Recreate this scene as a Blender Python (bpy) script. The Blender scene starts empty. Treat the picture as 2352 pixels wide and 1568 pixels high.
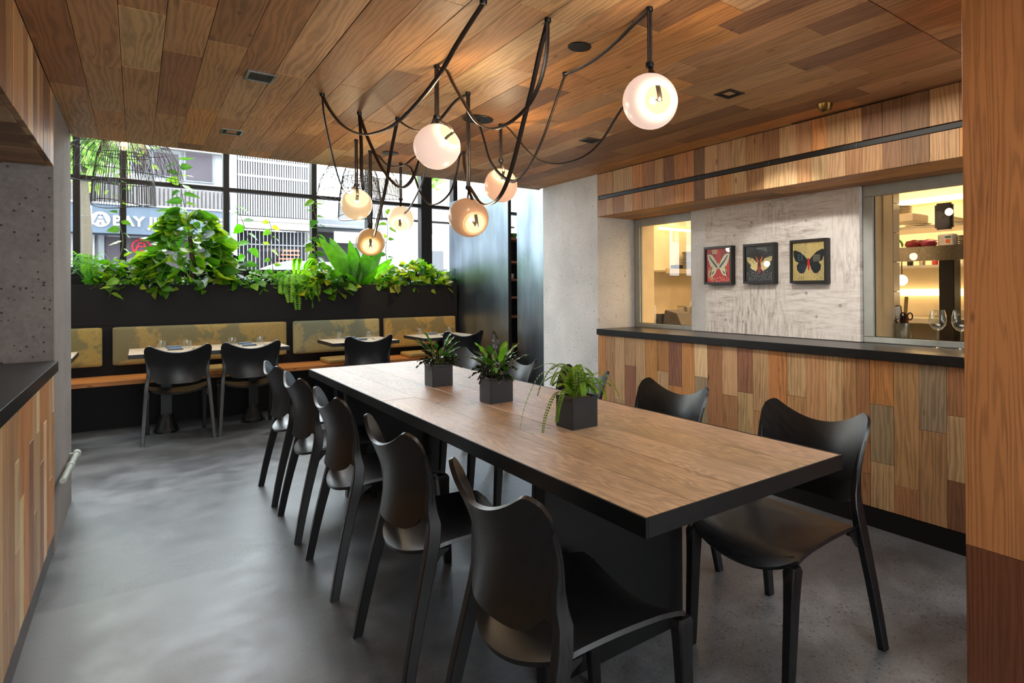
import bpy, bmesh, math, random
from mathutils import Vector, Matrix, noise
random.seed(7)
PI = math.pi
SC = bpy.context.scene
COL = SC.collection
# ------------------------------------------------------------------ camera
F_PX, CX, CY, CAM_H = 1377.665, 1440.0, 660.1, 1.27
YAW, PIT, ROL = 0.6851006, 0.0036305, -0.0062984
fw = Vector((math.sin(YAW)*math.cos(PIT), math.cos(YAW)*math.cos(PIT), math.sin(PIT)))
rt = Vector((math.cos(YAW), -math.sin(YAW), 0)); up = rt.cross(fw)
R2 = rt*math.cos(ROL)+up*math.sin(ROL); U2 = -rt*math.sin(ROL)+up*math.cos(ROL)
cam = bpy.data.objects.new('camera', bpy.data.cameras.new('camera')); COL.objects.link(cam)
m = Matrix((R2, U2, -fw)).transposed().to_4x4(); m.translation = Vector((0, 0, CAM_H))
cam.matrix_world = m
cam.data.sensor_width = 36; cam.data.lens = F_PX/2352*36
cam.data.shift_x = -(CX-1176)/2352; cam.data.shift_y = (CY-784)/2352
cam.data.clip_start = .02; cam.data.clip_end = 200
SC.camera = cam
def at(px, py, ax, v):
    """a point of the photograph met with the plane ax = v"""
    d = (px-CX)*R2-(py-CY)*U2+F_PX*fw; i = 'XYZ'.index(ax)
    o = Vector((0, 0, CAM_H)); return o+d*((v-o[i])/d[i])
# ------------------------------------------------------------------ light, exposure
w = bpy.data.worlds.new('overcast_sky'); SC.world = w; w.use_nodes = True
w.node_tree.nodes['Background'].inputs[0].default_value = (.86, .93, 1, 1)
w.node_tree.nodes['Background'].inputs[1].default_value = 7.0
SC.view_settings.view_transform = 'Standard'; SC.view_settings.look = 'None'
SC.view_settings.exposure = 1.1; SC.view_settings.gamma = 1
SC.view_settings.use_curve_mapping = False
def lamp(name, kind, loc, energy, color, size=.1, sy=None, target=None, spot=None, portal=False):
    l = bpy.data.lights.new(name, kind); l.energy = energy; l.color = color
    if kind == 'AREA':
        l.shape = 'RECTANGLE'; l.size = size; l.size_y = sy or size
        if portal: l.cycles.is_portal = True
    else: l.shadow_soft_size = size
    if spot: l.spot_size = math.radians(spot); l.spot_blend = .35
    o = bpy.data.objects.new(name, l); COL.objects.link(o); o.location = loc
    if target is not None:
        o.rotation_euler = (Vector(target)-Vector(loc)).to_track_quat('-Z', 'Y').to_euler()
    return o
lamp('window_portal', 'AREA', (1.9, 8.42, 2.4), 1, (1, 1, 1), 5.6, 2.0, target=(1.9, 0, 2.4), portal=True)
lamp('rear_fill', 'AREA', (.9, -2.9, 1.3), 56, (.90, .96, 1), 2.6, 1.7, target=(.9, 0, 1.35))  # added cool fill; the back wall has no window
lamp('room_fill', 'AREA', (1.1, -.9, 2.2), 24, (1, .95, .88), 2.0, 1.2, target=(1.1, -.9, 0))  # added soft fill for the foreground, no fitting built for it
lamp('room_fill', 'AREA', (.5, 6.4, 3.35), 35, (1, .96, .9), 3.6, 1.8, target=(.5, 6.4, 0))  # added broad fill over the far room floor
lamp('room_fill', 'AREA', (2.45, 1.2, 2.2), 9, (1, .93, .84), .7, 1.6, target=(2.45, 1.2, 0))  # added fill to brighten the dark bar front and floor on the right
lamp('kitchen_light', 'AREA', (4.5, 2.4, 2.38), 27, (1, .68, .38), 1.2, 1.2, target=(4.5, 2.4, 0))
lamp('kitchen_light', 'AREA', (4.4, 4.1, 2.38), 13, (1, .68, .38), .8, .8, target=(4.4, 4.1, 0))
lamp('spot_lamp', 'SPOT', (2.2, 5.5, 3.2), 90, (1, .66, .34), .03, target=(2.9, 7.8, .95), spot=30)
lamp('counter_spot', 'SPOT', (2.30, 2.0, 2.235), 26, (1, .92, .80), .04, target=(3.5, 2.4, .95), spot=58)
lamp('counter_spot', 'SPOT', (2.305, 3.186, 2.235), 5, (1, .90, .74), .04, target=(3.5, 3.1, .95), spot=54)
# ------------------------------------------------------------------ helpers
def srgb(h):
    h = h.lstrip('#'); c = [int(h[i:i+2], 16)/255 for i in (0, 2, 4)]
    return tuple(((x+.055)/1.055)**2.4 if x > .04045 else x/12.92 for x in c)+(1,)
def tag(o, label=None, cat=None, group=None, kind=None):
    for k, v in (('label', label), ('category', cat), ('group', group), ('kind', kind)):
        if v: o[k] = v
    return o
class MB:
    def __init__(s): s.v = []; s.f = []
    def add(s, vs, fs):
        n = len(s.v); s.v += [tuple(v) for v in vs]; s.f += [tuple(n+i for i in f) for f in fs]; return s
    def box(s, x0, x1, y0, y1, z0, z1):
        return s.add([(x0,y0,z0),(x1,y0,z0),(x1,y1,z0),(x0,y1,z0),(x0,y0,z1),(x1,y0,z1),(x1,y1,z1),(x0,y1,z1)],
              [(0,3,2,1),(4,5,6,7),(0,1,5,4),(1,2,6,5),(2,3,7,6),(3,0,4,7)])
    def prism(s, pts, z0, z1):
        n = len(pts)
        return s.add([(x,y,z0) for x,y in pts]+[(x,y,z1) for x,y in pts],
              [tuple(range(n-1,-1,-1)), tuple(range(n,2*n))]+[(i,(i+1)%n,n+(i+1)%n,n+i) for i in range(n)])
    def tube(s, pts, rad, n=8, flat=1.0, cap=True):
        pts = [Vector(p) for p in pts]; k = len(pts)
        rads = rad if isinstance(rad, (list, tuple)) else [rad]*k
        t = (pts[1]-pts[0]).normalized(); a = Vector((0,0,1)) if abs(t.z) < .9 else Vector((1,0,0))
        nn = t.cross(a).normalized(); vs = []
        for i, p in enumerate(pts):
            t = (pts[min(i+1,k-1)]-pts[max(i-1,0)]).normalized()
            nn = (nn-t*nn.dot(t)).normalized(); b = t.cross(nn)
            for j in range(n):
                an = 2*PI*j/n; vs.append(p+nn*math.cos(an)*rads[i]+b*math.sin(an)*rads[i]*flat)
        fs = [(i*n+j, i*n+(j+1)%n, (i+1)*n+(j+1)%n, (i+1)*n+j) for i in range(k-1) for j in range(n)]
        if cap: fs += [tuple(range(n-1,-1,-1)), tuple(range((k-1)*n, k*n))]
        return s.add(vs, fs)
    def lathe(s, prof, n=20, M=None, caps=True):
        vs = [Vector((r*math.cos(2*PI*j/n), r*math.sin(2*PI*j/n), z)) for r, z in prof for j in range(n)]
        if M is not None: vs = [M @ v for v in vs]
        k = len(prof)
        fs = [(i*n+j, i*n+(j+1)%n, (i+1)*n+(j+1)%n, (i+1)*n+j) for i in range(k-1) for j in range(n)]
        if caps: fs += [tuple(range(n-1,-1,-1)), tuple(range((k-1)*n, k*n))]
        return s.add(vs, fs)
    def grid(s, fn, nu, nv, thick=None, nrm=None):
        """fn(i/nu, j/nv) -> point; with thick, a closed slab offset along the surface normal"""
        P = [[Vector(fn(i/nu, j/nv)) for j in range(nv+1)] for i in range(nu+1)]
        if thick is None:
            return s.add([p for r in P for p in r], [(i*(nv+1)+j, (i+1)*(nv+1)+j, (i+1)*(nv+1)+j+1, i*(nv+1)+j+1) for i in range(nu) for j in range(nv)])
        Q = []
        for i in range(nu+1):
            r = []
            for j in range(nv+1):
                a = P[min(i+1,nu)][j]-P[max(i-1,0)][j]; b = P[i][min(j+1,nv)]-P[i][max(j-1,0)]
                nn = a.cross(b); nn = nn.normalized() if nn.length > 1e-9 else Vector((0,0,1))
                r.append(P[i][j]+nn*thick)
            Q.append(r)
        W = nv+1; N = (nu+1)*W
        idx = lambda i, j: i*W+j
        fs = [(idx(i,j), idx(i,j+1), idx(i+1,j+1), idx(i+1,j)) for i in range(nu) for j in range(nv)]
        fs += [(N+idx(i,j), N+idx(i+1,j), N+idx(i+1,j+1), N+idx(i,j+1)) for i in range(nu) for j in range(nv)]
        for i in range(nu):
            fs += [(idx(i,0), idx(i+1,0), N+idx(i+1,0), N+idx(i,0)), (idx(i+1,nv), idx(i,nv), N+idx(i,nv), N+idx(i+1,nv))]
        for j in range(nv):
            fs += [(idx(0,j+1), idx(0,j), N+idx(0,j), N+idx(0,j+1)), (idx(nu,j), idx(nu,j+1), N+idx(nu,j+1), N+idx(nu,j))]
        return s.add([p for r in P for p in r]+[p for r in Q for p in r], fs)
    def mesh(s, name, mat, smooth=False, bevel=0):
        me = bpy.data.meshes.new(name); me.from_pydata(s.v, [], s.f)
        bm = bmesh.new(); bm.from_mesh(me)
        if bevel:
            bmesh.ops.bevel(bm, geom=[e for e in bm.edges if len(e.link_faces) == 2 and e.calc_face_angle(0) > .6], offset=bevel, segments=2, affect='EDGES', clamp_overlap=True)
        bmesh.ops.recalc_face_normals(bm, faces=bm.faces); bm.to_mesh(me); bm.free()
        me.materials.append(mat)
        if smooth:
            me.polygons.foreach_set('use_smooth', [True]*len(me.polygons))
            try: me.set_sharp_from_angle(angle=.7)
            except Exception: pass
        me.update(); return me
    def obj(s, name, mat, parent=None, smooth=False, bevel=0, kind=None, loc=None):
        return link(name, s.mesh(name, mat, smooth, bevel), parent, kind, loc)
def link(name, me, parent=None, kind=None, loc=None, M=None, color=None):
    o = bpy.data.objects.new(name, me); COL.objects.link(o)
    if parent is not None: o.parent = parent
    if M is not None: o.matrix_local = M
    elif loc is not None: o.location = loc
    if kind: o['kind'] = kind
    if color is not None: o.color = color
    return o
def empty(name, label, cat, loc=(0,0,0), rz=0, group=None):
    o = bpy.data.objects.new(name, None); COL.objects.link(o); o.location = loc; o.rotation_euler = (0,0,rz)
    o.empty_display_size = .05
    return tag(o, label, cat, group)
def box(name, mat, b, parent=None, bevel=0, kind=None):
    return MB().box(*b).obj(name, mat, parent, bevel=bevel, kind=kind)
def copy_tree(o, parent=None):
    c = o.copy(); COL.objects.link(c)
    if parent is not None: c.parent = parent
    for ch in o.children: copy_tree(ch, c)
    return c
# ------------------------------------------------------------------ materials
class NT:
    def __init__(s, name):
        s.m = bpy.data.materials.new(name); s.m.use_nodes = True; s.t = s.m.node_tree; s.t.nodes.clear()
        s.out = s.t.nodes.new('ShaderNodeOutputMaterial')
    def n(s, ty, ins=None, **kw):
        nd = s.t.nodes.new('ShaderNode'+ty)
        for k, v in kw.items(): setattr(nd, k, v)
        for k, v in (ins or {}).items(): s.set(nd.inputs[k], v)
        return nd
    def set(s, inp, v):
        if isinstance(v, bpy.types.NodeSocket): s.t.links.new(v, inp)
        else: inp.default_value = v
    def ramp(s, fac, stops, interp='LINEAR'):
        r = s.n('ValToRGB', {0: fac}); r.color_ramp.interpolation = interp
        el = r.color_ramp.elements
        while len(el) < len(stops): el.new(.5)
        for e, (p, c) in zip(el, stops):
            e.position = p; e.color = c if not isinstance(c, (int, float)) else (c, c, c, 1)
        return r.outputs[0]
    def mix(s, f, a, b, mode='MIX'):
        x = s.n('Mix', data_type='RGBA', blend_type=mode)
        s.set(x.inputs[0], f); s.set(x.inputs[6], a); s.set(x.inputs[7], b); return x.outputs[2]
    def math(s, op, a, b=0.0, c=None):
        x = s.n('Math', {0: a, 1: b}, operation=op)
        if c is not None: s.set(x.inputs[2], c)
        return x.outputs[0]
    def noise(s, vec, scale, detail=4, rough=.55, dist=0):
        return s.n('TexNoise', {'Vector': vec, 'Scale': scale, 'Detail': detail, 'Roughness': rough, 'Distortion': dist}).outputs[0]
    def coord(s, which='Object', scale=(1,1,1), rand=False, loc=None):
        v = s.n('TexCoord').outputs[which]
        if rand:
            rn = s.n('ObjectInfo').outputs['Random']
            k = s.n('VectorMath', {0: v}, operation='ADD')
            c = s.n('CombineXYZ', {0: s.math('MULTIPLY', rn, 37.0), 1: s.math('MULTIPLY', rn, 91.0), 2: s.math('MULTIPLY', rn, 13.0)})
            s.set(k.inputs[1], c.outputs[0]); v = k.outputs[0]
        return s.n('Mapping', {'Vector': v, 'Scale': scale}).outputs[0]
    def bsdf(s, color, rough=.5, metal=0, bump=None, bs=.2, bd=.01, spec=.5, **kw):
        b = s.n('BsdfPrincipled', {'Base Color': color, 'Roughness': rough, 'Metallic': metal, 'Specular IOR Level': spec})
        for k, v in kw.items(): s.set(b.inputs[k.replace('_', ' ')], v)
        if bump is not None:
            s.set(b.inputs['Normal'], s.n('Bump', {'Height': bump, 'Strength': bs, 'Distance': bd}).outputs[0])
        s.set(s.out.inputs[0], b.outputs[0]); return b
def plain(name, hexc, rough=.5, metal=0, spec=.5, nscale=60, var=.12, bs=.08):
    t = NT(name); co = t.coord('Object'); nz = t.noise(co, nscale, 3)
    c = srgb(hexc); d = tuple(x*(1-var*2) for x in c[:3])+(1,); l = tuple(min(1, x*(1+var)) for x in c[:3])+(1,)
    t.bsdf(t.ramp(nz, [(.3, d), (.7, l)]), rough, metal, nz, bs, .002, spec); return t.m
def glow(name, hexc, strength):
    t = NT(name); e = t.n('Emission', {'Color': srgb(hexc), 'Strength': strength}); t.set(t.out.inputs[0], e.outputs[0]); return t.m
def wood(name, rough=.42, fig=1.0, contrast=1.0, spec=.35, gs=(1.2, 9, 9), sawk=1):
    """planks: the grain runs along local x, the colour of each piece is its object colour"""
    t = NT(name); base = t.n('ObjectInfo').outputs['Color']
    co = t.coord('Object', gs, True)
    warp = t.noise(co, 1.3, 3, .5)
    c2 = t.n('VectorMath', {0: co}, operation='ADD'); sc = t.n('VectorMath', {0: t.n('CombineXYZ', {1: warp, 2: warp}).outputs[0], 3: 2.6*fig}, operation='SCALE')
    t.set(c2.inputs[1], sc.outputs[0])
    rings = t.n('TexWave', {'Vector': c2.outputs[0], 'Scale': 1.5, 'Distortion': 4.5, 'Detail': 3, 'Detail Scale': 1.4}, bands_direction='Y').outputs['Fac']
    fine = t.noise(t.coord('Object', (5, 160, 160), True), 1.6, 4, .7)
    blot = t.noise(t.coord('Object', (1.6, 5, 5), True), 1.5, 4, .6)
    saw = t.n('TexWave', {'Vector': t.coord('Object', (1, .15, .15), True), 'Scale': 32, 'Distortion': 2.5, 'Detail': 2}, bands_direction='X').outputs['Fac']
    sawm = t.math('MULTIPLY', t.ramp(t.noise(t.coord('Object', (.9, 2, 2), True), 2.2, 2), [(.56, 0), (.68, 1)]), .35*contrast*sawk)
    f = t.math('ADD', t.math('MULTIPLY', rings, .34*contrast), t.math('MULTIPLY', fine, .5*contrast))
    f = t.math('ADD', f, t.math('MULTIPLY', blot, .75*contrast))
    f = t.math('SUBTRACT', f, t.math('MULTIPLY', saw, sawm))
    g = t.ramp(f, [(.38, .50), (.62, .88), (.92, 1.25)])
    colr = t.mix(1.0, base, g, 'MULTIPLY')
    st = t.ramp(t.noise(t.coord('Object', (1.0, 16, 16), True), 1.7, 3, .6), [(.66, 0), (.76, 1)])
    colr = t.mix(t.math('MULTIPLY', st, .45), colr, (.05, .03, .022, 1))
    kn = t.n('TexVoronoi', {'Vector': t.coord('Object', (3.2, 9, 9), True), 'Scale': 1.0}).outputs['Distance']
    colr = t.mix(t.math('MULTIPLY', t.ramp(kn, [(.04, 1), (.09, 0)]), .6), colr, (.03, .015, .01, 1))
    t.bsdf(colr, t.ramp(fine, [(.2, rough-.08), (.8, rough+.12)]), 0, t.math('ADD', fine, t.math('MULTIPLY', saw, sawm)), .22, .002, spec); return t.m
M = {}
M['wood'] = wood('reclaimed_wood', .48, .45, sawk=.45)
M['post'] = wood('post_wood', .38, .9, 1.05, .45, (.5, 8, 8), 0)
M['oak'] = wood('oak_tabletop', .37, 1.3, .55, .5)
def black_wood():
    t = NT('black_stained_ash'); co = t.coord('Object', (60, 6, 6)); g = t.noise(co, 3.0, 4, .7)
    w2 = t.noise(t.coord('Object', (14, 5, 5)), 2, 3)
    c = t.ramp(t.math('ADD', t.math('MULTIPLY', g, .6), t.math('MULTIPLY', w2, .4)), [(.35, (.0025,.0025,.003,1)), (.65, (.008,.008,.009,1))])
    t.bsdf(c, t.ramp(g, [(.3, .30), (.7, .40)]), 0, g, .02, .0005, .5); return t.m
M['chair'] = black_wood()
M['black'] = plain('black_steel', '#101112', .40, 0, .4)
M['blackm'] = plain('matte_black_panel', '#100f10', .6, 0, .22, 20, .08, .03)
M['leather'] = plain('matte_black_pot', '#1b1c1e', .42, 0, .45, 90, .1, .05)
M['counter'] = plain('honed_black_stone', '#1f2124', .30, 0, .55, 30, .2, .04)
M['steel'] = plain('brushed_steel', '#9aa0a0', .28, 1, .5)
M['alu'] = plain('grey_window_frame', '#aab1ae', .4, 0, .5, 12, .05, .02)
M['rubber'] = plain('braided_black_cord', '#241c1a', .35, 0, .6, 200, .3, .3)
M['bronze'] = plain('dark_window_bronze', '#191513', .5, 0, .25)
M['brass'] = plain('brass', '#9a8050', .3, 1)
M['white'] = plain('white_plaster', '#dcdad4', .6)
M['wpaint'] = plain('white_pipe_paint', '#b8c4ba', .35)
M['grey'] = plain('grey_plastic', '#6d6f6e', .45)
M['dgrey'] = plain('dark_grey_plastic', '#3a3b3c', .4)
M['china'] = plain('glazed_china', '#d8cfb8', .25)
M['red'] = plain('red_cloth', '#8e1f1f', .6)
M['green'] = plain('green_plastic', '#3d7a2c', .5)
M['napkin'] = plain('blue_grey_linen', '#6d7d8f', .85, 0, .2, 160, .15, .3)
M['soil'] = plain('tan_pebbles', '#8a6f48', .9, 0, .2, 220, .5, 1)
M['dsoil'] = plain('dark_soil', '#1d1712', .95, 0, .1, 80, .4, 1)
M['stem'] = plain('brown_stem', '#3d3420', .7)
M['gstem'] = plain('green_stem', '#6c7a34', .5)
def concrete(name, base, dark, pit=.5, sc=1.0, streak=0):
    t = NT(name); co = t.coord('Object')
    big = t.noise(co, 1.6*sc, 5, .6); fine = t.noise(co, 60*sc, 4, .7)
    c = t.ramp(t.math('ADD', t.math('MULTIPLY', big, .65), t.math('MULTIPLY', fine, .35)), [(.32, srgb(dark)), (.62, srgb(base))])
    h = fine
    for s_, th in ((26, .07), (9, .034), (70, .12)):
        v = t.n('TexVoronoi', {'Vector': co, 'Scale': s_*sc}); d = v.outputs['Distance']
        sel = t.ramp(t.n('SeparateColor', {0: v.outputs['Color']}).outputs[0], [(.78, 0), (.82, 1)], 'CONSTANT')
        hole = t.math('MULTIPLY', t.ramp(d, [(th*1.1, 1), (th*2.6, 0)]), t.math('MULTIPLY', sel, pit))
        c = t.mix(hole, c, (.02, .017, .016, 1)); h = t.math('SUBTRACT', h, t.math('MULTIPLY', hole, 3.0))
    t.bsdf(c, .8, 0, h, .5, .004, .25); return t.m
M['conc'] = concrete('board_marked_concrete', '#e8eaea', '#c2c5c6', .6)
M['concl'] = concrete('weathered_concrete', '#968f8b', '#6c6663', .85, .7)
M['slab'] = concrete('grey_structural_concrete', '#77777a', '#5a5a5c', .4)
def brushed_wall():
    t = NT('whitewashed_concrete'); co = t.coord('Object')
    big = t.noise(co, 1.3, 4, .6)
    hs = t.noise(t.coord('Object', (1, 3, 22)), 2.0, 5, .75, .6); vs = t.noise(t.coord('Object', (1, 26, 4)), 2.0, 5, .75, .6)
    sel = t.noise(co, 1.5, 2)
    hh = t.mix(t.ramp(sel, [(.42, 0), (.58, 1)]), hs, vs)
    c = t.ramp(hh, [(.34, srgb('#9a8e88')), (.46, srgb('#cfcac6')), (.56, srgb('#eae8e6'))])
    c = t.mix(t.ramp(big, [(.35, .75), (.62, .0)]), c, srgb('#eceae8'))
    z = t.n('SeparateXYZ', {0: t.n('TexCoord').outputs['Object']}).outputs[1]
    v = t.n('TexVoronoi', {'Vector': co, 'Scale': 7.0}).outputs['Distance']
    c = t.mix(t.math('MULTIPLY', t.ramp(v, [(.05, 1), (.10, 0)]), .5), c, (.05, .045, .04, 1))
    t.bsdf(c, .75, 0, t.math('ADD', hs, vs), .3, .004, .3); return t.m
M['brush'] = brushed_wall()
def floor_mat():
    t = NT('polished_concrete'); co = t.coord('Object')
    big = t.noise(co, .55, 4, .6, .6); mid = t.noise(co, 3.2, 5, .65, .3); fine = t.noise(co, 70, 3, .7)
    f = t.math('ADD', t.math('MULTIPLY', big, .5), t.math('ADD', t.math('MULTIPLY', mid, .38), t.math('MULTIPLY', fine, .12)))
    c = t.ramp(f, [(.40, srgb('#414347')), (.5, srgb('#585b5f')), (.61, srgb('#777a7e'))])
    xyz = t.n('SeparateXYZ', {0: t.n('TexCoord').outputs['Object']})
    yy = t.math('ADD', xyz.outputs[1], t.math('MULTIPLY', t.noise(co, 6, 3), .03))
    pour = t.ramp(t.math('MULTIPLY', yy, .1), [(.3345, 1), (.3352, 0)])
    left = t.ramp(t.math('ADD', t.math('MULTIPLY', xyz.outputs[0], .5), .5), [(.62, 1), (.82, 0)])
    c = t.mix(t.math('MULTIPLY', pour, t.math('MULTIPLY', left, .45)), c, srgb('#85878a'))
    # exposed aggregate
    v = t.n('TexVoronoi', {'Vector': co, 'Scale': 52.0}); v2 = t.n('TexVoronoi', {'Vector': co, 'Scale': 120.0})
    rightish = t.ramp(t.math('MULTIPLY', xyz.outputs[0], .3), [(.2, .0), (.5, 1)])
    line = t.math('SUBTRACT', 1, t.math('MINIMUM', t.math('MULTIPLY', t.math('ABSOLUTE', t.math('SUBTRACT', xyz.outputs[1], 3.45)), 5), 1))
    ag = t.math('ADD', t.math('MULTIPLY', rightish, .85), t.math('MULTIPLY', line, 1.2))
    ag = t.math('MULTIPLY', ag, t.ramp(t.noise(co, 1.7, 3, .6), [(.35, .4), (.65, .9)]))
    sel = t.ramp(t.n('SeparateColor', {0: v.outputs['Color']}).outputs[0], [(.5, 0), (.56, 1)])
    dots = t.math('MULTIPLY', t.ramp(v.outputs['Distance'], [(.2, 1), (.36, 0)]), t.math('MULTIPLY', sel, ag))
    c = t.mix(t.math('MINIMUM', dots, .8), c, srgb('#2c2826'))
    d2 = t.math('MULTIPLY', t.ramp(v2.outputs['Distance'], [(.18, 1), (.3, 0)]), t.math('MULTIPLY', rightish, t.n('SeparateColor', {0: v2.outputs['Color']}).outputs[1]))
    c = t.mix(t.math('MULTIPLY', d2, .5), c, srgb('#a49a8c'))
    pass
    t.bsdf(c, t.ramp(mid, [(.3, .30), (.7, .44)]), 0, t.math('SUBTRACT', mid, t.math('MULTIPLY', dots, .5)), .08, .01, .5); return t.m
M['floor'] = floor_mat()
def patina_steel():
    t = NT('blackened_steel_sheet'); g = t.noise(t.coord('Object', (1, 1.6, .35)), 2.6, 4, .6); co = t.noise(t.coord('Object'), 1.5, 3)
    c = t.ramp(g, [(.3, srgb('#7f8b98')), (.7, srgb('#a9b7c4'))])
    t.bsdf(c, t.ramp(co, [(.3, .26), (.7, .40)]), 1, g, .05, .01); return t.m
M['patina'] = patina_steel()
def damask():
    t = NT('floral_damask_fabric'); co = t.coord('Object')
    v = t.n('TexVoronoi', {'Vector': t.n('VectorMath', {0: co, 1: t.n('CombineXYZ', {0: t.noise(co, 9, 2), 2: t.noise(co, 11, 2)}).outputs[0]}, operation='ADD').outputs[0], 'Scale': 34.0}, feature='DISTANCE_TO_EDGE').outputs[0]
    big = t.noise(co, 2.3, 3, .6, .4)
    mask = t.ramp(t.math('ADD', big, t.math('MULTIPLY', t.noise(co, 22, 2), .18)), [(.55, 0), (.6, 1)])
    pet = t.ramp(v, [(.03, 0), (.09, 1)])
    base = t.n('ObjectInfo').outputs['Color']
    c = t.mix(t.math('MULTIPLY', mask, pet), t.mix(1, base, (.62, .66, .68, 1), 'MULTIPLY'), t.mix(1, base, (1.35, 1.1, .72, 1), 'MULTIPLY'))
    weave = t.noise(co, 300, 2)
    t.bsdf(c, .7, 0, t.math('ADD', weave, mask), .25, .002, .3, Sheen_Weight=.2); return t.m
M['damask'] = damask()
M['pad'] = plain('ochre_seat_leather', '#a8894f', .5, 0, .4, 30, .1, .1)
def leaf_mat(name, rough=.32, trans=.55, veins=True):
    t = NT(name); col = t.n('ObjectInfo').outputs['Color']; co = t.coord('Object', rand=True)
    nz = t.noise(co, 16, 3)
    c = t.mix(1, col, t.ramp(nz, [(.3, .65), (.7, 1.15)]), 'MULTIPLY')
    tc = t.mix(1, c, (1.2, 1.2, .5, 1), 'MULTIPLY')
    b = t.n('BsdfPrincipled', {'Base Color': c, 'Roughness': rough, 'Specular IOR Level': .5})
    tr = t.n('BsdfTranslucent', {'Color': tc}); mx = t.n('MixShader', {0: trans, 1: b.outputs[0], 2: tr.outputs[0]})
    t.set(t.out.inputs[0], mx.outputs[0]); return t.m
M['leaf'] = leaf_mat('glossy_leaf'); M['frond'] = leaf_mat('fern_leaflets', .5, .5)
M['dleaf'] = leaf_mat('dark_calathea_leaf', .28, .30)
def pane():
    t = NT('clear_pane'); fr = t.n('Fresnel', {'IOR': 1.45})
    fb = t.math('MULTIPLY', fr.outputs[0], t.math('SUBTRACT', 1.0, t.n('NewGeometry').outputs['Backfacing']))
    mx = t.n('MixShader', {0: fb, 1: t.n('BsdfTransparent', {'Color': (.97, .98, .98, 1)}).outputs[0], 2: t.n('BsdfGlossy', {'Roughness': .01}).outputs[0]})
    t.set(t.out.inputs[0], mx.outputs[0]); return t.m
M['pane'] = pane()
def glassware():
    t = NT('thin_glassware'); lw = t.n('LayerWeight', {'Blend': .35}).outputs['Facing']
    fr = t.math('ADD', t.math('MULTIPLY', t.math('POWER', lw, 2.5), .75), .06)
    mx = t.n('MixShader', {0: fr, 1: t.n('BsdfTransparent', {'Color': (.93, .95, .95, 1)}).outputs[0], 2: t.n('BsdfGlossy', {'Roughness': .03, 'Color': (1, .98, .95, 1)}).outputs[0]})
    t.set(t.out.inputs[0], mx.outputs[0]); return t.m
M['glass'] = glassware()
def opal():
    """lit milk-glass shade: the lamp inside shows through it; object colour = how strongly and how warm"""
    t = NT('lit_opal_glass'); c = t.n('ObjectInfo').outputs['Color']
    d = t.n('BsdfPrincipled', {'Base Color': t.mix(1, c, (.75, .75, .78, 1), 'MULTIPLY'), 'Roughness': .25, 'Specular IOR Level': .5})
    e = t.n('Emission', {'Color': c, 'Strength': .36}); a = t.n('AddShader', {0: d.outputs[0], 1: e.outputs[0]})
    t.set(t.out.inputs[0], a.outputs[0]); return t.m
M['opal'] = opal()
M['bulb'] = glow('lit_bulb', '#ffdca0', 14)
M['inner'] = glow('lit_inner_glass', '#ffdfa6', .75)
M['kwall'] = plain('cream_kitchen_wall', '#d9c8a6', .45, 0, .4, 6, .05, .02)
# ------------------------------------------------------------------ plank helper
def pmesh(L, W, T, mat, c=.0012):
    x, y = L/2, W/2
    return MB().add([(-x,-y,0),(x,-y,0),(x,y,0),(-x,y,0),(-x,-y,T-c),(x,-y,T-c),(x,y,T-c),(-x,y,T-c),(-x+c,-y+c,T),(x-c,-y+c,T),(x-c,y-c,T),(-x+c,y-c,T)],
        [(0,3,2,1),(0,1,5,4),(1,2,6,5),(2,3,7,6),(3,0,4,7),(4,5,9,8),(5,6,10,9),(6,7,11,10),(7,4,8,11),(8,9,10,11)])
def plank(parent, c, xa, ya, L, W, T, col, mat='wood', name='plank', gap=.0016):
    """c: centre of the back face; xa: grain direction; ya: width direction; outward = xa x ya"""
    xa, ya = Vector(xa), Vector(ya); za = xa.cross(ya)
    mm = Matrix((xa, ya, za)).transposed().to_4x4(); mm.translation = Vector(c)
    return link(name, pmesh(L-gap, W-gap, T+random.uniform(-.0012, .0012), M[mat]).mesh(name, M[mat]), parent, M=mm, color=col)
def jit(h, k=.12):
    c = srgb(h); j = 1+random.uniform(-k, k); return tuple(min(1, x*j*(1+random.uniform(-.04, .04))) for x in c[:3])+(1,)
TONE = dict(m='#ab845c', l='#c09e74', p='#d2b98c', o='#ba8450', d='#7d5b40', r='#93664e', t='#b7966e', g='#988468', b='#9c724e')
CEILT = 'mmmbbbolmtmbdmomt'
X0, X1, ZC, YS = -.314, 3.031, 2.25, 5.08
# ================================================================== THE SETTING
S = 'structure'
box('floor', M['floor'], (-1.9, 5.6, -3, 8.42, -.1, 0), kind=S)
ceil = box('ceiling', M['blackm'], (-1.05, 3.7, -3, YS, 2.27, 2.38), kind=S)
box('ceiling', M['white'], (-1.9, 4.7, YS, 8.42, 3.4, 3.5), kind=S)
box('wall_soffit', M['white'], (-1.9, 4.7, YS, YS+.1, 2.383, 3.4), kind=S)
trim = box('trim_1', M['wood'], (X0, X1+.02, YS-.012, YS+.004, 2.25, 2.382), kind=S); trim.color = srgb(TONE['m'])
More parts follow.
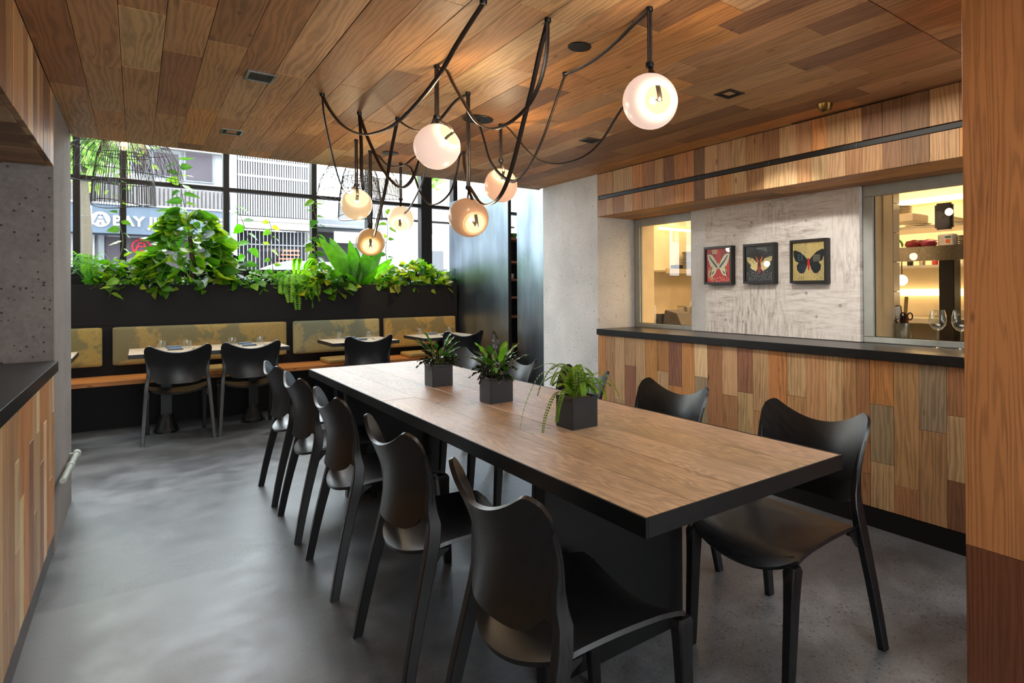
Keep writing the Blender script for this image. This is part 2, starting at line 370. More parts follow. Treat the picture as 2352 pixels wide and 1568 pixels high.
# ceiling planks run away from the camera
wd = .1325; x = X0; k = 0
while x < X1-.01:
    w_ = min(wd, X1-x); y = 1.055-random.uniform(.5, 1.2)
    plank(ceil, (x+w_/2, .4, 2.27), (0,1,0), (1,0,0), 1.306, w_, .02, jit(TONE[random.choice('mbbdm')]))
    y = 1.056
    while y < YS-.02:
        L = random.choice((.55, .7, .85, .95, 1.1, 1.3))
        if y == 1.056: L = random.uniform(.25, 1.1)
        L = min(L, YS-.014-y)
        if YS-.014-(y+L) < .15: L = YS-.014-y
        tone = random.choice(CEILT if x < 1.4 else 'mmobdobmodmt')
        plank(ceil, (x+w_/2, y+L/2, 2.27), (0,1,0), (1,0,0), L, w_, .02, jit(TONE[tone]))
        y += L
    x += w_; k += 1
# ---- left side
wl = box('wall_left', M['concl'], (-1.05, X0, 4.04, 5.02, 0, 2.268), kind=S)
bev = wl
box('wall_left', M['slab'], (-1.15, -1.05, -3, 5.02, 0, 2.268), kind=S)
lc = box('wall_left', M['blackm'], (-1.05, -.334, -2.9, 4.039, .10, .888), kind=S)
box('baseboard_left', M['slab'], (-.9, X0-.006, -2.9, 4.039, 0, .10), kind=S)
y = 4.036
while y > .9:
    w_ = random.choice((.085, .1, .12, .13)); z = .106
    while z < .88:
        h = random.choice((.3, .45, .6, .8)); h = min(h, .886-z)
        if .886-(z+h) < .12: h = .886-z
        plank(lc, (-.334, y-w_/2, z+h/2), (0,0,1), (0,-1,0), h, w_, .02, jit(TONE[random.choice('ltobmrpto')], .15))
        z += h
    y -= w_
fl = box('wall_left', M['blackm'], (-1.05, -.334, -2.9, 4.039, 1.908, 2.268), kind=S)
y = 4.036
while y > .9:
    w_ = random.choice((.1, .12, .14))
    plank(fl, (-.334, y-w_/2, (1.89+2.248)/2), (0,0,1), (0,-1,0), .358, w_, .02, jit(TONE[random.choice('mbdmlt')], .15))
    y -= w_
y = 4.036
while y > .9:
    w_ = random.choice((.09, .11, .13))
    plank(fl, (-.69, y-w_/2, 1.908), (1,0,0), (0,-1,0), .71, w_, .018, jit(TONE[random.choice('mbdmlb')], .15))
    y -= w_
# ---- right side
rc = box('wall_right', M['blackm'], (3.05, 3.43, .3, 4.098, .105, .89), kind=S)
box('baseboard_right', M['black'], (X1-.002, 3.4, .3, 4.098, 0, .103), kind=S)
ED = [4.097,3.994,3.871,3.742,3.607,3.49,3.353,3.226,3.094,2.963,2.841,2.707,2.577,2.449,2.324,2.193,2.058,1.926,1.815,1.739,1.664,1.534,1.404,1.271,1.14,1.01,.88]
RB = ['o','m','l','t.666r','l','o','o.661l','r.568o','o','p.661g','b','t.567b','r.604t','t.5m','o.42m','t.63m','m','t.50b','m','b','o.654g.349t','m.25b','g.562m','b.654t.341d','m.5b','b.6m']
import re
for i, spec in enumerate(RB):
    ya, yb = ED[i+1], ED[i]
    tok = re.findall(r'[a-z]|\.\d+', spec); tones = tok[0::2]; cuts = [float(q) for q in tok[1::2]]
    zs = [.893]+cuts+[.105]
    for j, tn in enumerate(tones):
        z1, z0 = zs[j], zs[j+1]
        # long boards get a lower joint of their own
        segs = [(z1, z0)]
        if z1-z0 > .5 and j == len(tones)-1: q = z0+random.uniform(.12, .3); segs = [(z1, q), (q, z0)]
        for s_i, (a, b) in enumerate(segs):
            col = jit(TONE[tn if s_i == 0 else random.choice('mbto')], .07)
            plank(rc, (3.05, (ya+yb)/2, (a+b)/2), (0,0,1), (0,1,0), a-b, yb-ya, .02, col)
fr = box('wall_right', M['blackm'], (3.05, 3.66, .3, 4.098, 1.908, 2.268), kind=S)
y = 4.097; n_ = 0
while y > .85:
    w_ = random.choice((.1, .115, .125, .14)); tn = random.choice('mbbdmotl')
    c_ = jit(TONE[tn], .1)
    plank(fr, (3.05, y-w_/2, (2.064+2.248)/2), (0,0,1), (0,1,0), 2.248-2.064, w_, .02, c_)
    if random.random() < .35: c_ = jit(TONE[random.choice('mbot')], .1)
    plank(fr, (3.05, y-w_/2, (1.890+2.030)/2), (0,0,1), (0,1,0), .14, w_, .02, c_)
    y -= w_
for i in range(3):
    for (a, b) in ((.85, 2.2+.2*i), (2.2+.2*i, 4.097)):
        plank(fr, (3.032+.136*(i+.5), (a+b)/2, 1.908), (0,1,0), (1,0,0), b-a, .136, .018, jit(TONE[random.choice('mob')]))
tr_ = box('track_light', M['black'], (3.034, 3.05, .86, 4.07, 2.034, 2.060))
tag(tr_, 'long black track recessed in the wooden fascia above the counter', 'track')
for yy in (1.73, 2.313, 2.903, 3.49): box('track_joint', M['dgrey'], (3.031, 3.034, yy-.004, yy+.004, 2.034, 2.060), tr_)
box('wall_right', M['conc'], (X1, 3.66, 4.10, 4.98, 0, 2.268), kind=S)
box('wall_right', M['brush'], (3.40, 3.66, 1.925, 3.20, .945, 1.905), kind=S)
box('wall_right', M['conc'], (3.402, 3.66, 3.202, 3.355, .945, 1.905), kind=S)
box('wall_right', M['white'], (3.46, 3.66, .3, 4.098, 0, .93), kind=S)
box('wall_right', M['white'], (3.662, 3.72, .3, 4.9, 2.2, 2.40), kind=S)
ct = box('counter', M['counter'], (3.012, 3.458, .3, 4.098, .893, .941), bevel=.002)
tag(ct, 'long black stone counter over the reclaimed wood bar front on the right', 'counter')
ct = box('counter', M['counter'], (-1.04, -.298, -2.8, 4.036, .889, .941), bevel=.002)
tag(ct, 'black stone counter at the left edge above brown board cladding', 'counter')
# inner windows to the kitchen
def inner_window(nm, y0, y1, z0=.943, z1=1.889):
    f = .052; root = box(nm, M['alu'], (3.432, 3.474, y0, y1, z0, z0+.032), kind=S, bevel=.002)
    box('window_frame', M['alu'], (3.432, 3.474, y0, y1, z1-f-.012, z1), root, .002)
    for a, b in ((y0, y0+.03), (y1-.062, y1)): box('window_frame', M['alu'], (3.432, 3.474, a, b, z0+.034, z1-f-.014), root, .002)
    box('gasket', M['black'], (3.451, 3.4535, y0+.03, y1-.062, z0+.033, z0+.037), root)
    box('gasket', M['black'], (3.451, 3.4535, y1-.066, y1-.062, z0+.037, z1-f-.014), root)
    box('pane', M['pane'], (3.450, 3.454, y0+.031, y1-.067, z0+.038, z1-f-.015), root)
box('jamb_lining', M['kwall'], (3.476, 3.662, 4.088, 4.0985, .94, 1.90), fr)
box('jamb_lining', M['kwall'], (3.476, 3.661, 1.9215, 1.9245, .94, 1.90), fr)
inner_window('window_2', 3.36, 4.087)
inner_window('window_3', .95, 1.92)
# near timber post
pr = box('wall_post', M['blackm'], (2.0, 2.62, -.6, .758, 0, 2.268), kind=S)
for i, (c_lo, c_hi) in enumerate((('#643b26', '#a46c40'), ('#4a2c1e', '#875838'), ('#6b4028', '#94592f'), ('#5d3524', '#9c6238'), ('#5d3524', '#8c5230'), ('#6b4028', '#94592f'))):
    yb = .778-.215*i
    plank(pr, (2.0, yb-.1075, .239), (0,0,1), (0,1,0), .478, .215, .02, srgb(c_lo), 'post')
    plank(pr, (2.0, yb-.1075, (.478+2.248)/2), (0,0,1), (0,1,0), 1.77, .215, .02, srgb(c_hi), 'post')
for i in range(3):
    plank(pr, (2.1+.2*i, .758, 1.124), (0,0,1), (1,0,0), 2.248, .2, .02, jit('#8a5632'), 'post')
# behind the camera and far room shell
box('wall_back', M['white'], (-1.15, 5.6, -3.1, -3, 0, 2.268), kind=S)
box('wall_right', M['white'], (2.7, 2.8, -3, -.6, 0, 2.268), kind=S)
box('wall_left', M['white'], (-1.9, -1.8, 5.02, 8.42, 0, 3.4), kind=S)
box('wall_left', M['white'], (-1.9, -1.05, 5.022, 5.08, 0, 3.4), kind=S)
box('wall_right', M['white'], (4.6, 4.7, 5.08, 8.42, 0, 3.4), kind=S)
box('wall_right', M['white'], (3.662, 4.7, 4.98, 5.08, 0, 3.4), kind=S)
box('wall_front', M['blackm'], (-1.8, 3.38, 7.80, 7.87, 0, .948), kind=S)
box('wall_front', M['blackm'], (-1.8, 4.6, 8.27, 8.42, 0, 1.46), kind=S)
# street window
win = box('window_1', M['bronze'], (-1.8, 4.6, 8.26, 8.38, 1.461, 1.535), kind=S)
MU = [(-1.3, .055), (-.473, .055), (-.11, .052), (.80, .056), (1.717, .058), (2.381, .06), (3.138, .15), (3.56, .06), (4.2, .06)]
for cx_, ww in MU: box('mullion', M['bronze'], (cx_-ww/2, cx_+ww/2, 8.25, 8.39, 1.536, 3.4), win)
xs = [-1.8]+[q for cx_, ww in MU for q in (cx_-ww/2, cx_+ww/2)]+[4.6]
for i in range(0, len(xs), 2):
    a, b = xs[i]+.001, xs[i+1]-.001
    box('transom', M['bronze'], (a, b, 8.27, 8.37, 2.437, 2.478), win)
    box('pane', M['pane'], (a, b, 8.318, 8.324, 1.537, 2.435), win); box('pane', M['pane'], (a, b, 8.318, 8.324, 2.480, 3.398), win)
# ================================================================== BENCH, PLANTER TROUGH
b_ = empty('banquette_bench', 'long wooden banquette bench with black base under the window planter', 'bench', (1.0, 7.5, 0))
def rel(o, par):   # keep world placement when parenting to an empty
    o.parent = par; o.matrix_parent_inverse = Matrix.Translation(-Vector(par.location)); return o
for i in range(3):
    s_ = box('seat_board', M['wood'], (-1.79, 3.38, 7.25+.182*i, 7.25+.182*i+.180, .418, .458), bevel=.003)
    s_.color = jit('#b0713a', .06); rel(s_, b_)
rel(box('base_panel', M['blackm'], (-1.79, 3.38, 7.40, 7.44, 0, .417)), b_)
pl = empty('planter_trough', 'long matte black planter trough under the street window, full of greenery', 'planter', (1.0, 8.0, 0))
for bb in ((-1.79, 3.38, 7.80, 7.815, .95, 1.352), (-1.79, 3.38, 8.245, 8.26, .95, 1.352), (-1.79, 3.38, 7.816, 8.244, .95, .965), (3.365, 3.38, 7.816, 8.244, .966, 1.352), (-1.79, -1.775, 7.816, 8.244, .966, 1.352)):
    rel(box('panel', M['blackm'], bb), pl)
rel(box('soil', M['dsoil'], (-1.774, 3.364, 7.816, 8.244, 1.25, 1.30)), pl)
# cushions
def soft_box(L, D, H, r=.02, puff=.012, n=10):
    """cushion: rounded box whose broad faces belly out"""
    bm = bmesh.new(); bmesh.ops.create_cube(bm, size=2); bmesh.ops.subdivide_edges(bm, edges=bm.edges[:], cuts=n, use_grid_fill=True)
    h = (L/2, D/2, H/2); thin = 2 if H < D else 1; rr = [min(r, q*.95) for q in h]
    for v in bm.verts:
        p = Vector([math.copysign(1-(1-abs(c))**1.7, c)*q for c, q in zip(v.co, h)])
        inn = Vector([max(-(q-k), min(q-k, c)) for c, q, k in zip(p, h, rr)])
        d = p-inn
        if d.length > 1e-9: d = d.normalized(); p = inn+Vector((d.x*rr[0], d.y*rr[1], d.z*rr[2]))
        f = 1
        for k in range(3):
            if k != thin: f *= max(0, 1-(abs(p[k])/h[k])**3)
        p[thin] += puff*f*p[thin]/h[thin]
        v.co = p
    return bm
def bm_obj(name, bm, mat, loc, parent=None, rot=None, smooth=True):
    me = bpy.data.meshes.new(name); bmesh.ops.recalc_face_normals(bm, faces=bm.faces); bm.to_mesh(me); bm.free(); me.materials.append(mat)
    if smooth: me.polygons.foreach_set('use_smooth', [True]*len(me.polygons))
    o = link(name, me, parent, loc=loc)
    if rot: o.rotation_euler = rot
    return o
BC = [(-1.2, -.262, '#8d8151', 'olive floral back cushion at the far left, cut by the concrete pillar'), (-.185, 1.315, '#8c8058', 'longest olive floral back cushion, behind the two-seat set table'),
      (1.385, 2.335, '#8a8a70', 'grey-blue and gold floral back cushion, second from the right'), (2.395, 3.325, '#8e7c4e', 'golden floral back cushion at the right end of the bench')]
for a, b, c, lb in BC:
    o = bm_obj('back_cushion', soft_box(b-a, .07, .375, .018, .012), M['damask'], ((a+b)/2, 7.748, .745), rot=(-.03, 0, 0)); o.color = srgb(c)
    tag(o, lb, 'cushion', 'floral back cushions on the banquette wall')
for x_, c, lb in ((.78, '#b09250', 'ochre seat pad on the bench between the two chairs of the long table'), (1.86, '#a8903f', 'ochre seat pad on the bench under the middle small table'), (2.78, '#a08a62', 'tan seat pad on the bench nearest the steel screen')):
    o = bm_obj('seat_pad', soft_box(.42, .40, .05, .018, .006), M['pad'], (x_, 7.49, .484)); o.rotation_euler = (0, 0, random.uniform(-.03, .03))
    tag(o, lb, 'cushion', 'seat pads on the bench')
# ================================================================== CHAIRS
def lerp_tab(tab, x):
    for (a, u), (b, v) in zip(tab, tab[1:]):
        if x <= b: return u+(v-u)*max(0, (x-a)/(b-a)) if b > a else u
    return tab[-1][1]
PX = [(0, 0), (.1, .018), (.2, .038), (.32, .066), (.44, .096), (.52, .112), (.58, .118), (.64, .115), (.70, .098), (.76, .072), (.83, .036)]
def smooth_tab(z): return (lerp_tab(PX, z-.02)+lerp_tab(PX, z)+lerp_tab(PX, z+.02))/3 if z > .03 else lerp_tab(PX, z)
def sect_sweep(pts, secs, ch=.22):
    """octagonal-ish rectangular sections (half x, half y) swept upwards"""
    mb = MB(); vs = []; n = 8
    for (x, y, z), (hx, hy) in zip(pts, secs):
        c = min(hx, hy)*ch
        vs += [(x-hx+c,y-hy,z),(x+hx-c,y-hy,z),(x+hx,y-hy+c,z),(x+hx,y+hy-c,z),(x+hx-c,y+hy,z),(x-hx+c,y+hy,z),(x-hx,y+hy-c,z),(x-hx,y-hy+c,z)]
    k = len(pts)
    fs = [(i*n+j, i*n+(j+1)%n, (i+1)*n+(j+1)%n, (i+1)*n+j) for i in range(k-1) for j in range(n)]
    return mb.add(vs, fs+[tuple(range(n-1,-1,-1)), tuple(range((k-1)*n, k*n))])
def chair_proto():
    """origin on the floor midway between front and rear feet; the sitter looks along +x"""
    OX = -.25
    root = empty('dining_chair', '', 'chair')
    # backrest
    def zt(y):
        y = abs(y)
        if y < .195: return .758+.064*(y/.195)**2.1
        q = min(1, (y-.195)/.042); return .822-.045*(1-math.sqrt(max(0, 1-q*q)))
    def zb(y): return .492+.046*(abs(y)/.2)**7 if abs(y) < .2 else .538-.015*min(1, (abs(y)-.2)/.03)
    def hw(z): return .214+.023*min(1, max(0, (z-.55)/.25))
    def fb(u, v):
        s = math.sin((u-.5)*PI)*.5*.35+(u-.5)*.65          # denser towards the sides
        y = s*2*.237; z = zb(y)+(zt(y)-zb(y))*v
        yy = y/.237*hw(z)
        x = OX+smooth_tab(z)-.078*(1-(abs(yy)/.237)**2.1)-.004
        return (x, yy, z)
    MB().grid(fb, 40, 12, .012).obj('backrest', M['chair'], root, smooth=True)
    # seat
    def fs_(u, v):
        s = (v-.5)*2; e = 1-abs(s)**2.2
        w_ = .212+.016*u
        xr = .105-.072*e; xf = .488+.012*e
        cx = 1-abs(s)**8
        xf -= .018*(1-cx)
        x = OX+xr+(xf-xr)*u
        z = .452-.036*e
        z += .006*math.sin(PI*min(1, u*1.2))*(1-e)
        if u > .78: q = (u-.78)/.22; z -= .040*q*q*(.25+.75*e)+.004*q
        if u < .15: z -= .006*((.15-u)/.15)**2
        return (x, s*w_, z)
    MB().grid(fs_, 22, 26, -.012).obj('seat', M['chair'], root, smooth=True)
    for s in (-1, 1):
        zs = [0, .02, .12, .24, .34, .42, .47, .52, .56, .60, .64, .69, .74]
        hx = [(0, .0165), (.3, .020), (.44, .0225), (.52, .021), (.58, .016), (.64, .0095), (.70, .006), (.75, .004)]
        hy = [(0, .014), (.44, .0155), (.56, .0135), (.64, .012), (.75, .007)]
        def lp(z):
            y0 = .247-.032*min(1, z/.5)
            if z <= .5: return (OX+smooth_tab(z), s*y0, z)
            y1 = hw(z)-lerp_tab(hy, z)-.001; q = min(1, (z-.5)/.08); y = y0+(y1-y0)*q
            xm = OX+smooth_tab(z)-.078*(1-(y/.237)**2.1)+.002
            return ((OX+smooth_tab(z))*(1-q)+xm*q, s*y, z)
        pts = [lp(z) for z in zs]
        sect_sweep(pts, [(lerp_tab(hx, z), lerp_tab(hy, z)) for z in zs]).obj('leg', M['chair'], root, smooth=True)
        zs = [0, .02, .15, .3, .37, .402, .416]
        pts = [(OX+.498-.026*z/.43, s*(.208+.004*z/.43), z) for z in zs]
        sect_sweep(pts, [(.0155, .014), (.0165, .015), (.019, .0165), (.0215, .018), (.024, .020), (.027, .021), (.020, .017)]).obj('leg', M['chair'], root, smooth=True)
        # gussets that carry the seat
        mb = MB(); y = s*.208
        mb.prism([(0, .0), (.018, .022), (.045, .036), (.045, .046), (-.012, .046), (-.016, -.02)], -.007, .007)
        g = mb.obj('bracket', M['chair'], root); g.matrix_local = Matrix(((1, 0, 0, OX+.112), (0, 0, -1, y), (0, 1, 0, .390), (0, 0, 0, 1)))
    mb = MB()
    mb.grid(lambda u, v: (OX+.452+.010*v, (u-.5)*.40, .436-.034*(1-abs(2*u-1)**2.2)-.030*v*(.25+.75*abs(2*u-1)**3)), 16, 2, .010)
    mb.obj('apron', M['chair'], root, smooth=True)
    return root
CH = chair_proto(); first = True
def place_chair(x, y, rz, label, group):
    global first
    c = CH if first else copy_tree(CH); first = False
    c.location = (x, y, 0); c.rotation_euler = (0, 0, rz); c['label'] = label; c['group'] = group
GL, GR = 'black chairs along the left side of the long table', 'black chairs along the right side of the long table'
LN = ['black curved-back chair nearest the camera, left side of the long table', 'second black chair from the front on the left of the long table', 'middle black chair of the five on the left of the long table',
      'fourth black chair back on the left, window light on its seat', 'farthest black chair on the left side, at the far corner of the long table']
for y_, lb in zip((1.343, 2.105, 2.925, 3.655, 4.33), LN): place_chair(.878, y_, random.uniform(-.012, .012), lb, GL)
RN = ['black chair at the near right corner of the long table, back to the counter', 'black chair whose back shows between the fern and the near right chair', 'black chair behind the potted fern, its back catching window light',
      'black chair behind the middle potted plant, right side of the long table', 'black chair behind the farthest potted plant, right side of the long table']
for y_, lb in zip((1.322, 2.09, 2.83, 3.60, 4.30), RN): place_chair(1.785, y_, PI+random.uniform(-.012, .012), lb, GR)
GB = 'black chairs facing the banquette bench'
place_chair(.278, 6.62, PI/2, 'leftmost black chair facing the bench, at the long set table', GB)
place_chair(.812, 6.62, PI/2, 'right-hand black chair of the pair at the long set table by the bench', GB)
place_chair(1.83, 6.60, PI/2+.02, 'black chair at the middle small table by the bench', GB)
place_chair(2.86, 6.60, PI/2-.05, 'black chair facing the bench, nearest the steel screen', GB)
# ================================================================== LONG TABLE
TX0, TX1, TY0, TY1 = .893, 1.71, 1.03, 4.48
tb = empty('dining_table', 'long communal oak-topped table with black steel edge and slab legs', 'table', (1.3015, 2.755, 0))
def tpart(o): return rel(o, tb)
e = .006
for bb in ((TX0, TX0+e, TY0, TY1, .703, .75), (TX1-e, TX1, TY0, TY1, .703, .75), (TX0+e, TX1-e, TY0, TY0+e, .703, .75), (TX0+e, TX1-e, TY1-e, TY1, .703, .75)):
    tpart(box('edge_band', M['black'], bb, bevel=.001))
tpart(box('underside', M['blackm'], (TX0+e, TX1-e, TY0+e, TY1-e, .704, .728)))
ws = [.158, .172, .150, .168, .157]; xx = TX0+e
for i, w_ in enumerate(ws):
    w_ = w_*(TX1-TX0-2*e)/sum(ws); cuts = [TY0+e, TY0+e+[1.9, 2.5, 1.35, 2.15, 1.7][i], TY1-e]
    for a, b in zip(cuts, cuts[1:]):
        o = plank(None, (xx+w_/2, (a+b)/2, .729), (0,1,0), (-1,0,0), b-a, w_, .0205, jit(['#d0ad88', '#cba782', '#d3b18d', '#c8a37e', '#cfac87'][i], .04), 'oak', gap=.0011)
        rel(o, tb)
    xx += w_
for y0, y1 in ((1.643, 1.70), (3.95, 4.007)): tpart(box('slab_leg', M['black'], (1.0, 1.609, y0, y1, .0, .703), bevel=.002))
# ================================================================== POTTED PLANTS ON THE TABLE
def leafmesh(name, L, W, mat, nu=6, nv=4, fold=.25, curl=.35, shape='heart', wavy=0.0):
    def f(u, v):
        s = (v-.5)*2
        if shape == 'heart': wd_ = W*(math.sin(PI*min(1, u**.62))**.85 if u > 0 else 0)+(.0)
        elif shape == 'blade': wd_ = W*(math.sin(PI*min(1, .04+.96*u**.8))**.7)
        else: wd_ = W*math.sin(PI*u**.8)**.8
        if u >= 1 or u <= 0: wd_ = W*.02
        x = L*(u-(.10*abs(s)**1.5*(1-u) if shape == 'heart' else 0)); y = s*wd_*.5
        z = fold*abs(y)+wavy*math.sin(u*17+s*2)*abs(s)*W-curl*L*u*u*.5
        return (x, y, z)
    me = MB().grid(f, nu, nv).mesh(name, mat, smooth=True); return me
def basis(d, upv=(0,0,1), roll=0):
    d = Vector(d).normalized(); upv = Vector(upv)
    y = upv.cross(d); y = y.normalized() if y.length > 1e-4 else Vector((0,1,0)); z = d.cross(y)
    m3 = Matrix((d, y, z)).transposed() @ Matrix.Rotation(roll, 3, 'X'); return m3.to_4x4()
def put_leaf(me, name, parent, p, d, sc=1, roll=0, color=(.1,.3,.03,1), upv=(0,0,1)):
    mm = Matrix.Translation(p) @ basis(d, upv, roll) @ Matrix.Diagonal((sc, sc, sc, 1)).to_4x4()
    return link(name, me, parent, M=mm, color=color)
L_CAL = leafmesh('leaf', .095, .036, M['dleaf'], 8, 4, .25, .5, 'oval', .10)
L_CAL2 = leafmesh('leaf', .078, .036, M['dleaf'], 8, 4, .4, .9, 'oval', .20)
def pot(name_label, x, y, h=.118, s=.0575):
    root = empty('potted_plant', name_label, 'potted plant', (x, y, .75), group='potted plants in black cubes on the long table')
    mb = MB(); i_ = s-.006
    pot_ = MB().prism([(-s,-s),(s,-s),(s,s),(-s,s)], 0, h-.012).obj('pot', M['leather'], root, bevel=.002)
    rim = MB()
    for bb in ((-s, s, -s, -i_), (-s, s, i_, s), (-s, -i_, -i_, i_), (i_, s, -i_, i_)): rim.box(bb[0], bb[1], bb[2], bb[3], h-.013, h)
    rim.obj('pot_rim', M['leather'], root, bevel=.001)
    return root
def calathea(root, h, seed, tall):
    rnd = random.Random(seed)
    MB().box(-.05, .05, -.05, .05, h-.013, h-.006).obj('soil', M['dsoil'], root)
    for i in range(46):
        a = rnd.uniform(0, 2*PI); low = i < 28
        r0 = rnd.uniform(0, .022); b0 = Vector((math.cos(a)*r0, math.sin(a)*r0, h-.008))
        ln = rnd.uniform(.03, .06) if low else rnd.uniform(.05, .12)
        el = rnd.uniform(.35, 1.15) if low else rnd.uniform(.9, 1.35)
        d = Vector((math.cos(a)*math.cos(el), math.sin(a)*math.cos(el), math.sin(el)))
        tip = b0+d*ln
        MB().tube([b0, b0+d*ln*.5+Vector((0,0,.004)), tip], [.0016, .0014, .0011], 4).obj('stem', M['gstem'] if not low else M['stem'], root)
        dark = rnd.random() < (.85 if low else .45)
        col = jit('#1d2416', .25) if dark else jit('#3d7a22', .2)
        d2 = (d+Vector((math.cos(a)*.5, math.sin(a)*.5, -.45 if low else .05))).normalized()
        put_leaf(L_CAL2 if low else L_CAL, 'leaf', root, tip, d2, rnd.uniform(.7, .95) if low else rnd.uniform(.65, .95), rnd.uniform(-.5, .5), col)
    for a, el, L_, c in tall:
        d = Vector((math.cos(a)*math.cos(el), math.sin(a)*math.cos(el), math.sin(el))); b0 = Vector((0, 0, h-.01)); tip = b0+d*L_
        MB().tube([b0, b0+d*L_*.5, tip], [.002, .0018, .0014], 5).obj('stem', M['gstem'], root)
        put_leaf(L_CAL, 'leaf', root, tip, d, 1.0, rnd.uniform(-.4, .4), srgb(c))
p1 = pot('green and dark-leaved plant in the farthest black cube pot', 1.288, 3.222)
calathea(p1, .118, 3, [(PI*.95, 1.25, .12, '#3f8a20'), (.3, 1.2, .11, '#4b8a44'), (-.9, .95, .09, '#4aa01e'), (2.5, 1.0, .1, '#2a4a1a')])
p2 = pot('bushy dark-leaved plant in the middle black cube pot', 1.308, 2.577)
calathea(p2, .118, 5, [(2.6, 1.15, .10, '#5f9a20'), (1.2, 1.45, .13, '#20241c'), (-.4, 1.1, .1, '#5fa51c'), (-.3, .7, .1, '#4c6a18'), (-1.4, 1.2, .08, '#5a9a20'), (2.9, .8, .08, '#2c4a1a'), (.6, 1.05, .11, '#57901e')])
p3 = pot('feathery green fern in the nearest black cube pot', 1.303, 1.903)
MB().box(-.05, .05, -.05, .05, .105, .112).obj('pebbles', M['soil'], p3)
def frond(pts, w0, parent, name='frond', mat=None, col=None, n=26, wl=.42, droop=.15, taper=.75):
    """a fern frond: a stalk with pairs of leaflets along a polyline, one mesh"""
    P = [Vector(p) for p in pts]
    def cr(t):
        k = t*(len(P)-1); i = min(int(k), len(P)-2); f = k-i
        p0, p1_, p2_, p3_ = P[max(i-1,0)], P[i], P[i+1], P[min(i+2, len(P)-1)]
        return .5*((2*p1_)+(-p0+p2_)*f+(2*p0-5*p1_+4*p2_-p3_)*f*f+(-p0+3*p1_-3*p2_+p3_)*f*f*f)
    mb = MB(); m_ = max(8, n//2); mb.tube([cr(i/m_) for i in range(m_+1)], [.0011*(1-.6*i/m_) for i in range(m_+1)], 4)
    for i in range(n):
        t = .12+.88*i/n; p = cr(t); tn = (cr(min(1, t+.02))-cr(t-.02)).normalized()
        side = tn.cross(Vector((0,0,1)));
        if side.length < .1: side = tn.cross(Vector((0,1,0)))
        side.normalize(); nn = side.cross(tn)
        ww = w0*math.sin(PI*min(1, (1-t)*taper+.12))**.7+.002
        for s in (-1, 1):
            d = (side*s+tn*.25-nn*droop*random.uniform(.3, 1.2)).normalized(); q = tn*ww*wl*.5
            a = p; b = p+d*ww*.5+q; c = p+d*ww; e_ = p+d*ww*.5-q
            mb.add([a, b+nn*.001, c, e_+nn*.001], [(0,1,2,3)])
    return link(name, mb.mesh(name, mat or M['frond']), parent, color=col or jit('#5f8f2a', .2))
rnd = random.Random(11)
FR = [(2.75, .19, .10, -.16), (2.9, .16, .13, -.04), (3.3, .15, .03, -.12), (-.3, .17, .09, -.05), (-.15, .14, .06, .0), (.15, .16, .07, -.06), (.6, .14, .11, .02), (1.2, .10, .12, .04), (1.9, .12, .12, .04),
      (2.4, .15, .13, .05), (3.6, .13, .05, -.08), (4.2, .10, .07, -.0), (5.0, .10, .07, .0), (5.6, .12, .08, .01)]
for i in range(34):
    if i < len(FR): a, R_, H_, dr = FR[i]
    else: a, R_, H_, dr = rnd.uniform(0, 2*PI), rnd.uniform(.04, .13), rnd.uniform(.05, .12), rnd.uniform(-.03, .05)
    b0 = Vector((rnd.uniform(-.03, .03), rnd.uniform(-.03, .03), .108)); ca, sa = math.cos(a), math.sin(a)
    pts = [b0, b0+Vector((ca*R_*.3, sa*R_*.3, H_*.75)), b0+Vector((ca*R_*.68, sa*R_*.68, H_)), b0+Vector((ca*R_, sa*R_, H_*.7+dr*.5)), b0+Vector((ca*R_*1.12, sa*R_*1.12, H_*.45+dr))]
    frond(pts, .011, p3, n=30, wl=.8, col=jit('#6f9a2c' if i % 3 else '#86a838', .15))
